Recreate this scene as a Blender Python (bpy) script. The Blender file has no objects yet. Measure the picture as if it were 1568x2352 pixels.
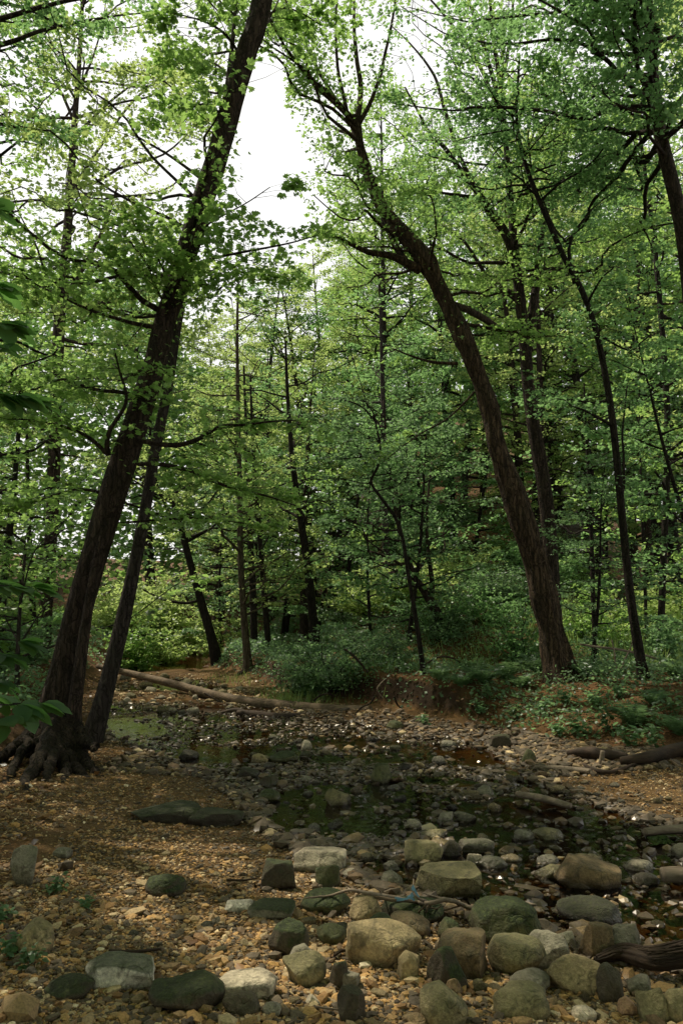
import bpy, math, random
import numpy as np
from mathutils import Vector

R = math.radians
rng = np.random.default_rng(7)
random.seed(7)
SC = bpy.context.scene
COL = SC.collection

# ------------------------------------------------------------------ camera
PITCH = R(7.5)
EYE = np.array([0.0, 0.0, 1.5])
FPX, CX, CY = 1810.0, 784.0, 1176.0
FWD = np.array([0, math.cos(PITCH), math.sin(PITCH)])
UPV = np.array([0, -math.sin(PITCH), math.cos(PITCH)])
RGT = np.array([1.0, 0, 0])
cam_d = bpy.data.cameras.new('camera')
cam = bpy.data.objects.new('camera', cam_d)
COL.objects.link(cam)
cam.location = EYE
cam.rotation_euler = (math.pi / 2 + PITCH, 0, 0)
cam_d.sensor_fit = 'VERTICAL'
cam_d.sensor_height = 24.0
cam_d.lens = FPX / 2352.0 * 24.0
cam_d.clip_start = 0.05
cam_d.clip_end = 600
SC.camera = cam


def ray(px, py):
    px = np.asarray(px, float); py = np.asarray(py, float)
    return FWD + ((px - CX) / FPX)[..., None] * RGT + ((CY - py) / FPX)[..., None] * UPV


def at(px, py, Y):
    r = ray(px, py)
    return EYE + r * (np.asarray(Y, float) / r[..., 1])[..., None]


def plane0(px, py, z=0.0):
    r = ray(px, py)
    return EYE + r * ((z - EYE[2]) / r[..., 2])[..., None]


def depth(P):
    return (np.asarray(P) - EYE) @ FWD


def proj(P):
    d = np.asarray(P) - EYE
    w = d @ FWD
    w = np.where(np.abs(w) < 1e-4, 1e-4, w)
    return CX + FPX * (d @ RGT) / w, CY - FPX * (d @ UPV) / w, w


# ------------------------------------------------------------------ noise
def _hash(ix, iy, iz, seed):
    h = (ix * 374761393 + iy * 668265263 + iz * 2147483647 + seed * 1274126177) & 0xFFFFFFFF
    h = ((h ^ (h >> 13)) * 1274126177) & 0xFFFFFFFF
    return ((h ^ (h >> 16)) & 0xFFFFFF) / float(0xFFFFFF)


def vnoise(P, seed=0):
    P = np.asarray(P, float)
    i = np.floor(P).astype(np.int64)
    f = P - i
    f = f * f * (3 - 2 * f)
    out = np.zeros(P.shape[:-1])
    for dx in (0, 1):
        for dy in (0, 1):
            for dz in (0, 1):
                w = (f[..., 0] if dx else 1 - f[..., 0]) * (f[..., 1] if dy else 1 - f[..., 1]) * (f[..., 2] if dz else 1 - f[..., 2])
                out += w * _hash(i[..., 0] + dx, i[..., 1] + dy, i[..., 2] + dz, seed)
    return out * 2 - 1


def fbm(P, seed=0, o=3):
    P = np.asarray(P, float)
    s, a = 0, 0.5
    for k in range(o):
        s = s + a * vnoise(P * (2.03 ** k) + 17.3 * k, seed + k)
        a *= 0.5
    return s


def n2(x, y, sc, seed, o=3):
    return fbm(np.stack([x * sc, y * sc, np.full_like(x, 0.37 * seed)], -1), seed, o)


def sstep(a, b, x):
    t = np.clip((x - a) / (b - a), 0, 1)
    return t * t * (3 - 2 * t)


# ------------------------------------------------------------------ terrain
def poly_px(lst):
    a = np.array(lst, float)
    return plane0(a[:, 0], a[:, 1])[:, :2]


def sdist(poly, x, y):
    """signed distance to a polygon, negative inside"""
    x = np.asarray(x, float); y = np.asarray(y, float)
    sh = x.shape
    x = x.ravel(); y = y.ravel()
    d = np.full(x.shape, 1e9)
    ins = np.zeros(x.shape, bool)
    n = len(poly)
    for i in range(n):
        ax, ay = poly[i]; bx, by = poly[(i + 1) % n]
        ex, ey = bx - ax, by - ay
        t = np.clip(((x - ax) * ex + (y - ay) * ey) / (ex * ex + ey * ey + 1e-12), 0, 1)
        d = np.minimum(d, np.hypot(x - ax - t * ex, y - ay - t * ey))
        c = ((ay > y) != (by > y)) & (x < ex * (y - ay) / (ey if abs(ey) > 1e-12 else 1e-12) + ax)
        ins ^= c
    return np.where(ins, -d, d).reshape(sh)


WATER = poly_px([(2700, 2330), (1800, 2262), (1568, 2235), (1400, 2200), (1250, 2165), (1100, 2120), (950, 2075), (860, 2040), (790, 2008),
                 (700, 1965), (640, 1935), (580, 1890), (560, 1850), (480, 1790), (390, 1750), (300, 1715), (222, 1690),
                 (220, 1655), (240, 1610), (250, 1575), (275, 1548), (330, 1528), (420, 1512), (470, 1507), (520, 1512),
                 (500, 1530), (440, 1545), (470, 1565), (560, 1585), (580, 1605), (640, 1625), (720, 1645), (860, 1668), (940, 1692), (1050, 1694),
                 (1150, 1722), (1200, 1765), (1260, 1800), (1400, 1850), (1500, 1885), (1700, 1920), (1900, 1945), (2700, 2010)])
RBANK = np.vstack([poly_px([(2900, 1860), (2200, 1790), (1800, 1775), (1568, 1758), (1400, 1745), (1250, 1715), (1120, 1680), (1000, 1655), (900, 1640),
                            (780, 1622), (700, 1605), (640, 1592), (600, 1575), (560, 1558), (500, 1540), (480, 1532), (520, 1514), (560, 1505)]),
                   np.array([[-3, 60], [5, 140], [120, 140], [120, 6]])])
LBANK = np.vstack([poly_px([(330, 1518), (270, 1530), (225, 1560), (200, 1600), (190, 1660), (150, 1720), (95, 1770), (40, 1830), (-40, 1950), (-120, 2150), (-240, 2600)]),
                   np.array([[-3.2, -10], [-120, -12], [-120, 140], [-16, 140], [-9, 40]])])


def terrain(x, y):
    x = np.asarray(x, float); y = np.asarray(y, float)
    dw = sdist(WATER, x, y)
    bed = -0.02 - 0.06 * sstep(0, 1.3, -dw) + 0.055 * n2(x, y, 1.3, 3) + 0.02 * n2(x, y, 5.0, 4, 2)
    isl = np.exp(-((x + 3.0) / 1.5) ** 2 - ((y - 15.0) / 1.2) ** 2) + .8 * np.exp(-((x + 4.6) / .9) ** 2 - ((y - 20.5) / 2.2) ** 2)
    bed = bed + .17 * isl
    shore = 0.012 + 0.16 * sstep(0, 2.6, dw) + 0.03 * np.abs(n2(x, y, 0.8, 5)) * sstep(0, .6, dw) + 0.012 * n2(x, y, 6, 6, 2) * sstep(0, .3, dw)
    z = np.where(dw < 0, np.minimum(bed, 0.03 + .09 * isl), np.maximum(shore, 0.006))
    z = np.where(dw < 0, z * sstep(0, .25, -dw) + 0.006 * (1 - sstep(0, .25, -dw)), z)
    rb = -sdist(RBANK, x, y)
    wid = 0.55 + 1.9 * sstep(1.6, 3.2, x) * (1 - sstep(14, 20, y))
    wob = 0.25 * n2(x, y, 1.1, 9)
    zr = (0.56 + 0.10 * n2(x, y, 0.35, 11)) * sstep(0.0, 1.0, (rb + wob) / wid) + 0.05 * n2(x, y, 2.2, 12) * sstep(0, 1, rb)
    u = x / np.maximum(y, 1)
    hill = 0.22 * np.maximum(0, y - 15) * sstep(-0.06, 0.10, u) * (1 - 0.75 * sstep(0.24, 0.36, u))
    far = 0.10 * np.maximum(0, y - 30) + hill
    zr = zr + far
    lb = -sdist(LBANK, x, y)
    zl = (0.50 + 0.10 * n2(x, y, 0.4, 15)) * sstep(0, 0.9, lb + 0.15 * n2(x, y, 1.4, 16)) + 0.05 * n2(x, y, 2.0, 17) * sstep(0, 1, lb) + 0.08 * np.maximum(0, y - 24) + 0.05 * np.maximum(0, -x - 5)
    z = z + 0.10 * np.maximum(0, y - 34)
    z = np.maximum(z, np.where(rb > -0.3, zr, -9))
    z = np.maximum(z, np.where(lb > -0.3, zl, -9))
    return z


_lx = np.arange(-16, 16.01, 0.08); _ly = np.arange(-3, 62.01, 0.08)
_LX, _LY = np.meshgrid(_lx, _ly)
_LZ = terrain(_LX, _LY)


def height(x, y):
    """terrain height from a fine table; far places fall back to the full function"""
    x = np.asarray(x, float); y = np.asarray(y, float)
    u = np.clip((x - _lx[0]) / 0.08, 0, len(_lx) - 1.001); v = np.clip((y - _ly[0]) / 0.08, 0, len(_ly) - 1.001)
    i = u.astype(int); j = v.astype(int); f = u - i; g = v - j
    z = (_LZ[j, i] * (1 - f) + _LZ[j, i + 1] * f) * (1 - g) + (_LZ[j + 1, i] * (1 - f) + _LZ[j + 1, i + 1] * f) * g
    out = (x < _lx[0]) | (x > _lx[-1]) | (y < _ly[0]) | (y > _ly[-1])
    if np.any(out):
        z = np.array(z); z[out] = terrain(x[out], y[out])
    return z


def tz(x, y):
    return float(height(np.array([x], float), np.array([y], float))[0])


_YS = np.concatenate([np.arange(2.4, 14, 0.06), np.arange(14, 60, 0.25)])


def ground(px, py, zmin=0.0):
    """where the view ray through a pixel meets the ground (never below the water)"""
    px = np.atleast_1d(np.asarray(px, float)); py = np.atleast_1d(np.asarray(py, float))
    r = ray(px, py)
    Q = EYE + r[:, None, :] * (_YS[None, :] / r[:, 1:2])[..., None]
    h = np.maximum(height(np.clip(Q[..., 0], -15.9, 15.9), Q[..., 1]), zmin)
    hit = Q[..., 2] <= h
    k = np.argmax(hit, axis=1)
    P = Q[np.arange(len(px)), k].copy()
    P[:, 2] = h[np.arange(len(px)), k]
    P[~hit.any(axis=1)] = np.nan
    return P


def g1(px, py, zmin=0.0):
    return ground([px], [py], zmin)[0]


# ------------------------------------------------------------------ mesh building
class MB:
    def __init__(s):
        s.V = []; s.F = []; s.T = []; s.n = 0

    def add(s, V, faces, mat=0, tint=None):
        V = np.asarray(V, float).reshape(-1, 3)
        for F in faces:
            s.F.append((np.asarray(F, np.int64) + s.n, mat))
        s.V.append(V)
        t = np.full(len(V), 0.5) if tint is None else np.broadcast_to(np.asarray(tint, float), (len(V),))
        s.T.append(t)
        s.n += len(V)

    def build(s, name, mats, parent=None, smooth=True, link=True):
        V = np.concatenate(s.V) if s.V else np.zeros((0, 3))
        me = bpy.data.meshes.new(name)
        me.vertices.add(len(V))
        me.vertices.foreach_set('co', V.astype(np.float32).ravel())
        ls = [f.ravel() for f, m in s.F]
        loops = np.concatenate(ls)
        tot = np.concatenate([np.full(len(f), f.shape[1]) for f, m in s.F])
        mi = np.concatenate([np.full(len(f), m) for f, m in s.F])
        st = np.concatenate([[0], np.cumsum(tot)[:-1]])
        me.loops.add(len(loops)); me.loops.foreach_set('vertex_index', loops.astype(np.int32))
        me.polygons.add(len(tot))
        me.polygons.foreach_set('loop_start', st.astype(np.int32))
        me.polygons.foreach_set('loop_total', tot.astype(np.int32))
        me.polygons.foreach_set('material_index', mi.astype(np.int32))
        me.polygons.foreach_set('use_smooth', np.full(len(tot), smooth, bool))
        a = me.attributes.new('tint', 'FLOAT', 'POINT')
        a.data.foreach_set('value', np.concatenate(s.T).astype(np.float32))
        me.update(calc_edges=True)
        for m in (mats if isinstance(mats, (list, tuple)) else [mats]):
            me.materials.append(m)
        o = bpy.data.objects.new(name, me)
        if link:
            COL.objects.link(o)
        if parent is not None:
            o.parent = parent
        return o


def tag(o, label=None, cat=None, group=None, kind=None):
    if label: o['label'] = label
    if cat: o['category'] = cat
    if group: o['group'] = group
    if kind: o['kind'] = kind
    return o


def empty(name, loc=(0, 0, 0)):
    o = bpy.data.objects.new(name, None)
    COL.objects.link(o)
    o.location = loc
    o.empty_display_size = 0.2
    return o


def catmull(pts, n):
    P = np.asarray(pts, float)
    m = len(P)
    if m == 2:
        t = np.linspace(0, 1, n)[:, None]
        return P[0] * (1 - t) + P[1] * t
    Q = np.vstack([2 * P[0] - P[1], P, 2 * P[-1] - P[-2]])
    u = np.linspace(0, m - 1, n)
    i = np.minimum(u.astype(int), m - 2)
    t = (u - i)[:, None]
    a, b, c, d = Q[i], Q[i + 1], Q[i + 2], Q[i + 3]
    return 0.5 * (2 * b + (c - a) * t + (2 * a - 5 * b + 4 * c - d) * t ** 2 + (3 * b - a - 3 * c + d) * t ** 3)


def tubes(P, Rr, k):
    """batch of n tubes, P (n,m,3), Rr (n,m) or (n,m,k) -> V, quad faces"""
    P = np.asarray(P, float)
    n, m = P.shape[:2]
    T = np.gradient(P, axis=1)
    T /= np.linalg.norm(T, axis=2, keepdims=True) + 1e-9
    mt = np.abs(P[:, -1] - P[:, 0])
    ref = np.zeros((n, 1, 3))
    ref[np.arange(n), 0, np.argmin(mt, axis=1)] = 1
    A = np.cross(T, ref); A /= np.linalg.norm(A, axis=2, keepdims=True) + 1e-9
    B = np.cross(T, A)
    th = np.linspace(0, 2 * np.pi, k, endpoint=False)
    Rr = np.asarray(Rr, float)
    if Rr.ndim == 2:
        Rr = Rr[:, :, None]
    V = P[:, :, None, :] + Rr[..., None] * (np.cos(th)[None, None, :, None] * A[:, :, None, :] + np.sin(th)[None, None, :, None] * B[:, :, None, :])
    j = np.arange(k); j2 = (j + 1) % k
    base = (np.arange(n) * m * k)[:, None, None] + (np.arange(m - 1) * k)[None, :, None]
    F = np.stack([base + j, base + j2, base + k + j2, base + k + j], -1).reshape(-1, 4)
    return V.reshape(-1, 3), F


def caps(m, k, off=0):
    a = np.arange(k)[::-1][None, :] + off
    b = (np.arange(k) + (m - 1) * k)[None, :] + off
    return [a, b]


# ------------------------------------------------------------------ materials
class NT:
    def __init__(s, name):
        s.m = bpy.data.materials.new(name)
        s.m.use_nodes = True
        s.t = s.m.node_tree
        s.t.nodes.clear()
        s.out = s.t.nodes.new('ShaderNodeOutputMaterial')

    def n(s, typ, **kw):
        nd = s.t.nodes.new('ShaderNode' + typ)
        for k, v in kw.items():
            setattr(nd, k, v)
        return nd

    def l(s, a, b):
        s.t.links.new(a, b)

    def put(s, sock, v):
        if isinstance(v, bpy.types.NodeSocket): s.l(v, sock)
        elif v is not None: sock.default_value = v

    def noise(s, vec, scale, detail=4, rough=0.55, dist=0.0):
        nd = s.n('TexNoise')
        s.put(nd.inputs['Vector'], vec)
        nd.inputs['Scale'].default_value = scale
        nd.inputs['Detail'].default_value = detail
        nd.inputs['Roughness'].default_value = rough
        nd.inputs['Distortion'].default_value = dist
        return nd.outputs['Fac']

    def ramp(s, fac, stops, interp='LINEAR'):
        nd = s.n('ValToRGB')
        s.put(nd.inputs[0], fac)
        e = nd.color_ramp.elements
        nd.color_ramp.interpolation = interp
        while len(e) < len(stops): e.new(0.5)
        for q, (p, c) in zip(e, stops):
            q.position = p
            q.color = (c[0], c[1], c[2], 1) if isinstance(c, (tuple, list)) else (c, c, c, 1)
        return nd.outputs[0]

    def math(s, op, a, b=None, clamp=False):
        nd = s.n('Math', operation=op, use_clamp=clamp)
        s.put(nd.inputs[0], a)
        if b is not None: s.put(nd.inputs[1], b)
        return nd.outputs[0]

    def mix(s, fac, a, b, mode='MIX'):
        nd = s.n('Mix', data_type='RGBA', blend_type=mode)
        s.put(nd.inputs[0], fac)
        for i, v in ((6, a), (7, b)):
            s.put(nd.inputs[i], (v[0], v[1], v[2], 1) if isinstance(v, tuple) else v)
        return nd.outputs[2]

    def mapping(s, vec, scale):
        nd = s.n('Mapping')
        s.l(vec, nd.inputs[0])
        nd.inputs['Scale'].default_value = scale
        return nd.outputs[0]

    def bump(s, h, strength, dist):
        nd = s.n('Bump')
        s.l(h, nd.inputs['Height'])
        nd.inputs['Strength'].default_value = strength
        nd.inputs['Distance'].default_value = dist
        return nd.outputs[0]

    def principled(s, col, rough, normal=None, spec=0.4):
        b = s.n('BsdfPrincipled')
        s.put(b.inputs['Base Color'], (col[0], col[1], col[2], 1) if isinstance(col, tuple) else col)
        s.put(b.inputs['Roughness'], rough)
        b.inputs['Specular IOR Level'].default_value = spec
        if normal is not None: s.l(normal, b.inputs['Normal'])
        s.l(b.outputs[0], s.out.inputs[0])
        return b


def attr(t, name='tint'):
    return t.n('Attribute', attribute_name=name).outputs['Fac']


def leaf_mat(name, dark, mid, light, trans, tf=0.45, gloss=0.05, grough=0.38):
    t = NT(name)
    a = attr(t)
    c = t.ramp(a, [(0.0, dark), (0.5, mid), (1.0, light)])
    d = t.n('BsdfDiffuse'); t.l(c, d.inputs[0])
    tr = t.n('BsdfTranslucent')
    tc = t.mix(0.75, c, trans, 'MIX')
    t.l(tc, tr.inputs[0])
    m1 = t.n('MixShader'); m1.inputs[0].default_value = tf
    t.l(d.outputs[0], m1.inputs[1]); t.l(tr.outputs[0], m1.inputs[2])
    g = t.n('BsdfGlossy'); g.inputs['Roughness'].default_value = grough
    g.inputs[0].default_value = (0.9, 0.97, 1, 1)
    m2 = t.n('MixShader'); m2.inputs[0].default_value = gloss
    t.l(m1.outputs[0], m2.inputs[1]); t.l(g.outputs[0], m2.inputs[2])
    t.l(m2.outputs[0], t.out.inputs[0])
    return t.m


def bark_mat(name, dark, light, moss=(0.03, 0.04, 0.015), moss_amt=0.2, sc=1.0):
    t = NT(name)
    co = t.n('TexCoord').outputs['Object']
    v = t.mapping(co, (26 * sc, 26 * sc, 3.2 * sc))
    n1 = t.noise(v, 1.0, 7, 0.72, 0.5)
    n2_ = t.noise(co, 2.3, 4)
    n3 = t.noise(co, 55 * sc, 4, 0.7)
    vo = t.n('TexVoronoi', feature='DISTANCE_TO_EDGE'); vo.inputs['Scale'].default_value = 1.0
    nw = t.n('TexNoise'); t.l(co, nw.inputs['Vector']); nw.inputs['Scale'].default_value = 9.0; nw.inputs['Detail'].default_value = 5.0
    av = t.n('VectorMath', operation='MULTIPLY_ADD'); t.l(nw.outputs['Color'], av.inputs[0]); av.inputs[1].default_value = (.12, .12, .5); t.l(co, av.inputs[2])
    t.l(t.mapping(av.outputs[0], (20 * sc, 20 * sc, 2.4 * sc)), vo.inputs['Vector'])
    crack = t.ramp(vo.outputs['Distance'], [(0.0, 0.25), (0.12, 1.0)])
    c = t.ramp(n1, [(0.32, dark), (0.52, tuple((a + b) / 2 for a, b in zip(dark, light))), (0.68, tuple(1.35 * b for b in light))])
    c = t.mix(t.math('MULTIPLY', n3, 0.4), c, dark)
    c = t.mix(crack, tuple(x * .5 for x in dark), c)
    pale = t.ramp(t.noise(co, 7.0, 5, 0.7, .8), [(0.6, 0.0), (0.72, 0.45)])
    c = t.mix(pale, c, tuple(1.5 * b + .01 for b in light))
    mf = t.ramp(n2_, [(0.45, 0.0), (0.75, 1.0)])
    c = t.mix(t.math('MULTIPLY', mf, moss_amt), c, moss)
    h = t.math('ADD', t.math('ADD', n1, t.math('MULTIPLY', n3, 0.25)), t.math('MULTIPLY', crack, .6))
    t.principled(c, 0.88, t.bump(h, 1.0, 0.05), 0.2)
    return t.m


def rock_mat():
    t = NT('creek_stone')
    oi = t.n('ObjectInfo')
    co = t.n('TexCoord').outputs['Object']
    geo = t.n('NewGeometry')
    big = t.noise(co, 5.0, 5, 0.6)
    spk = t.noise(co, 90.0, 3, 0.7)
    med = t.noise(co, 17.0, 5, 0.65, 0.6)
    c = t.mix(1.0, oi.outputs['Color'], t.ramp(big, [(0.28, 0.35), (0.5, 0.95), (0.72, 1.6)]), 'MULTIPLY')
    c = t.mix(1.0, c, t.ramp(spk, [(0.3, 0.72), (0.5, 1.0), (0.7, 1.3)]), 'MULTIPLY')
    c = t.mix(t.ramp(med, [(0.48, 0.0), (0.66, 0.75)]), c, (0.045, 0.040, 0.026))
    wv = t.n('VectorMath', operation='MULTIPLY_ADD'); nwz = t.n('TexNoise'); t.l(co, nwz.inputs['Vector']); nwz.inputs['Scale'].default_value = 9.0
    t.l(nwz.outputs['Color'], wv.inputs[0]); wv.inputs[1].default_value = (.25, .25, .25); t.l(co, wv.inputs[2])
    vr = t.n('TexVoronoi', feature='DISTANCE_TO_EDGE'); vr.inputs['Scale'].default_value = 5.5; t.l(wv.outputs[0], vr.inputs['Vector'])
    crk = t.math('MULTIPLY', t.ramp(vr.outputs['Distance'], [(0.0, 1.0), (0.035, 0.0)]), t.ramp(t.noise(co, 4.0, 2), [(.48, 0.0), (.62, .35)]))
    c = t.mix(crk, c, (.022, .018, .012))
    lich = t.ramp(t.noise(co, 11.0, 4, 0.7, 1.0), [(0.62, 0.0), (0.72, 0.45)])
    c = t.mix(lich, c, (0.17, 0.17, 0.12))
    # moss and algae gathers on the upward faces
    up = t.n('SeparateXYZ'); t.l(geo.outputs['Normal'], up.inputs[0])
    mn = t.math('ADD', t.math('MULTIPLY', up.outputs[2], 0.55), t.math('SUBTRACT', t.noise(co, 6.5, 5, 0.7), 0.5))
    mm = t.math('MULTIPLY', t.ramp(mn, [(0.13, 0.0), (0.44, 1.0)]), oi.outputs['Alpha'], True)
    mc = t.ramp(t.noise(co, 60.0, 4, 0.7), [(0.3, (0.008, 0.013, 0.003)), (0.55, (0.028, 0.042, 0.010)), (0.75, (0.080, 0.100, 0.022))])
    c = t.mix(mm, c, mc)
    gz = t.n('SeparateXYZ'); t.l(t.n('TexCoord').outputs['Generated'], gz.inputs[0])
    soil_shade = t.math('ADD', gz.outputs[2], t.math('MULTIPLY', t.math('SUBTRACT', med, .5), .5))
    c = t.mix(t.ramp(soil_shade, [(.24, .8), (.5, 0.0)]), c, (.032, .021, .011))  # soiled base plus the shadow beneath each stone, put into the colour
    # the waterline: wet and dark below
    pos = t.n('SeparateXYZ'); t.l(geo.outputs['Position'], pos.inputs[0])
    wz = t.math('ADD', pos.outputs[2], t.math('MULTIPLY', t.math('SUBTRACT', big, 0.5), 0.05))
    wet = t.ramp(wz, [(0.02, 1.0), (0.055, 0.0)])
    c = t.mix(t.math('MULTIPLY', wet, 0.62), c, (0.02, 0.015, 0.009))
    rough = t.math('SUBTRACT', 0.80, t.math('MULTIPLY', wet, 0.62))
    h = t.math('ADD', t.math('MULTIPLY', med, 0.7), t.math('MULTIPLY', spk, 0.3))
    h = t.math('ADD', h, t.math('MULTIPLY', big, 0.6))
    h = t.math('SUBTRACT', h, t.math('MULTIPLY', crk, 0.5))
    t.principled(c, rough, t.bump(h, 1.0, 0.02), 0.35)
    return t.m


def pebble_mat():
    t = NT('gravel')
    a = attr(t)
    geo = t.n('NewGeometry')
    c = t.ramp(a, [(0.0, (0.045, 0.034, 0.021)), (0.12, (0.125, 0.096, 0.060)), (0.24, (0.15, 0.082, 0.030)), (0.42, (0.29, 0.165, 0.060)), (0.58, (0.20, 0.145, 0.075)),
                   (0.72, (0.44, 0.255, 0.082)), (0.86, (0.31, 0.235, 0.125)), (0.96, (0.58, 0.45, 0.25)), (1.0, (0.80, 0.70, 0.50))])
    n = t.noise(geo.outputs['Position'], 120, 3, 0.7)
    c = t.mix(1.0, c, t.ramp(n, [(0.3, 0.55), (0.6, 1.15)]), 'MULTIPLY')
    pos = t.n('SeparateXYZ'); t.l(geo.outputs['Position'], pos.inputs[0])
    wet = t.ramp(pos.outputs[2], [(0.012, 1.0), (0.04, 0.0)])
    c = t.mix(t.math('MULTIPLY', wet, 0.5), c, (0.022, 0.016, 0.009))
    rough = t.math('SUBTRACT', 0.8, t.math('MULTIPLY', wet, 0.5))
    t.principled(c, rough, None, 0.45)
    return t.m


def ground_mat():
    t = NT('forest_ground')
    sand = attr(t, 'sand'); bedf = attr(t, 'bed')
    co = t.n('NewGeometry').outputs['Position']
    n1 = t.noise(co, 3.0, 6, 0.7); n2_ = t.noise(co, 45.0, 5, 0.75); n3 = t.noise(co, 1.1, 4)
    litter = t.ramp(n2_, [(0.3, (0.016, 0.009, 0.004)), (0.48, (0.085, 0.044, 0.017)), (0.62, (0.21, 0.110, 0.042)), (0.75, (0.36, 0.21, 0.10))])
    litter = t.mix(t.ramp(n1, [(0.5, 0.0), (0.7, 0.7)]), litter, (0.022, 0.020, 0.008))
    gr = t.n('TexVoronoi'); t.l(co, gr.inputs['Vector']); gr.inputs['Scale'].default_value = 70
    sc = t.ramp(n2_, [(0.3, (0.075, 0.042, 0.014)), (0.55, (0.185, 0.108, 0.038)), (0.75, (0.31, 0.19, 0.072))])
    sc = t.mix(t.math('MULTIPLY', gr.outputs['Distance'], 0.6), sc, (0.05, 0.030, 0.014))
    sc = t.mix(t.ramp(n3, [(0.42, 0.0), (0.65, 0.6)]), sc, (0.085, 0.055, 0.026))
    bc = t.ramp(n1, [(0.3, (0.022, 0.012, 0.004)), (0.55, (0.080, 0.044, 0.013)), (0.72, (0.17, 0.090, 0.022))])
    c = t.mix(sand, litter, sc)
    c = t.mix(bedf, c, bc)
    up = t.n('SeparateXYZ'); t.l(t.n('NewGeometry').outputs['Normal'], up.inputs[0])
    c = t.mix(t.ramp(up.outputs[2], [(0.62, 0.85), (0.88, 0.0)]), c, (0.014, 0.008, 0.004))  # steep bank faces darkened, putting the undercut's shade into the soil colour
    h = t.math('ADD', n2_, t.math('MULTIPLY', n1, 0.8))
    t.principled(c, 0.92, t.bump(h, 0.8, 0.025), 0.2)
    return t.m


def water_mat():
    t = NT('creek_water')
    co = t.n('NewGeometry').outputs['Position']
    v = t.mapping(co, (1.0, 0.55, 1.0))
    h = t.math('ADD', t.noise(v, 5.0, 3, 0.5, 0.4), t.math('MULTIPLY', t.noise(v, 17.0, 2, 0.5), 0.35))
    nb = t.bump(h, 0.35, 0.012)
    fr = t.n('Fresnel'); fr.inputs['IOR'].default_value = 1.33; t.l(nb, fr.inputs['Normal'])
    tr = t.n('BsdfTransparent'); tr.inputs[0].default_value = (0.58, 0.47, 0.32, 1)
    gl = t.n('BsdfGlossy'); gl.inputs['Roughness'].default_value = 0.03; t.l(nb, gl.inputs['Normal'])
    gl.inputs[0].default_value = (1, 1, 1, 1)
    m = t.n('MixShader')
    t.l(t.math('MULTIPLY', fr.outputs[0], .85, True), m.inputs[0])
    t.l(tr.outputs[0], m.inputs[1]); t.l(gl.outputs[0], m.inputs[2])
    t.l(m.outputs[0], t.out.inputs[0])
    return t.m


def wood_mat(name, a, b, sc=1.0):
    t = NT(name)
    co = t.n('TexCoord').outputs['Object']
    v = t.mapping(co, (2.5 * sc, 30 * sc, 30 * sc))
    n1 = t.noise(v, 1.0, 5, 0.65, 0.5)
    n2_ = t.noise(co, 5 * sc, 4)
    c = t.ramp(n1, [(0.3, a), (0.7, b)])
    c = t.mix(t.ramp(n2_, [(0.45, 0.0), (0.7, 0.6)]), c, tuple(x * 0.45 for x in a))
    t.principled(c, 0.8, t.bump(n1, 0.7, 0.01), 0.3)
    return t.m


def plain_mat(name, col, rough=0.6):
    t = NT(name)
    co = t.n('TexCoord').outputs['Object']
    n = t.noise(co, 30, 3)
    c = t.mix(1.0, (col[0], col[1], col[2]), t.ramp(n, [(0.3, 0.7), (0.7, 1.2)]), 'MULTIPLY')
    t.principled(c, rough)
    return t.m


LEAF = leaf_mat('maple_leaf', (0.007, 0.022, 0.006), (0.082, 0.168, 0.043), (0.262, 0.394, 0.142), (0.49, 0.79, 0.20), 0.52, 0.03)
LEAF_Y = leaf_mat('sunny_leaf', (0.013, 0.034, 0.010), (0.118, 0.200, 0.054), (0.330, 0.430, 0.168), (0.66, 0.86, 0.28), 0.54, 0.03)
LEAF_B = leaf_mat('forest_leaf', (0.006, 0.020, 0.008), (0.064, 0.150, 0.053), (0.215, 0.360, 0.155), (0.40, 0.72, 0.26), 0.50, 0.03)
LEAF_U = leaf_mat('understory_leaf', (0.008, 0.022, 0.011), (0.070, 0.144, 0.064), (0.205, 0.325, 0.165), (0.37, 0.64, 0.26), 0.44, 0.03, 0.45)
LEAF_BIG = leaf_mat('broad_leaf', (0.022, 0.056, 0.020), (0.038, 0.095, 0.032), (0.070, 0.145, 0.055), (0.22, 0.48, 0.10), 0.48, 0.04, 0.42)
FERN = leaf_mat('fern_frond', (0.025, 0.060, 0.024), (0.050, 0.105, 0.042), (0.095, 0.160, 0.075), (0.30, 0.50, 0.20), 0.40, 0.04)
GRASS = leaf_mat('grass_blade', (0.035, 0.065, 0.018), (0.070, 0.125, 0.032), (0.14, 0.20, 0.06), (0.50, 0.70, 0.20), 0.48, 0.03)
LITTER = leaf_mat('dead_leaf', (0.035, 0.018, 0.008), (0.15, 0.075, 0.028), (0.40, 0.235, 0.11), (0.30, 0.14, 0.04), 0.2, 0.05)
BARK = bark_mat('bark', (0.016, 0.011, 0.008), (0.100, 0.070, 0.053))
BARK_S = bark_mat('shaggy_bark', (0.015, 0.010, 0.007), (0.155, 0.104, 0.064), moss_amt=0.12, sc=0.8)
BARK_G = bark_mat('grey_bark', (0.028, 0.022, 0.019), (0.085, 0.070, 0.062), moss_amt=0.25)
BARK_L = bark_mat('pale_bark', (0.060, 0.046, 0.030), (0.17, 0.135, 0.090), moss_amt=0.35)
BARK_D = bark_mat('dark_bark', (0.010, 0.008, 0.006), (0.045, 0.034, 0.026))
ROOT = bark_mat('root_bark', (0.012, 0.008, 0.005), (0.055, 0.040, 0.024), moss_amt=0.1)
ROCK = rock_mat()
PEB = pebble_mat()
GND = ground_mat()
WAT = water_mat()
WOOD = wood_mat('weathered_wood', (0.10, 0.075, 0.052), (0.30, 0.245, 0.18))
WOOD_D = wood_mat('rotten_wood', (0.014, 0.009, 0.006), (0.060, 0.038, 0.022))
WOOD_M = wood_mat('log_bark', (0.055, 0.038, 0.022), (0.21, 0.152, 0.095))
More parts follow.
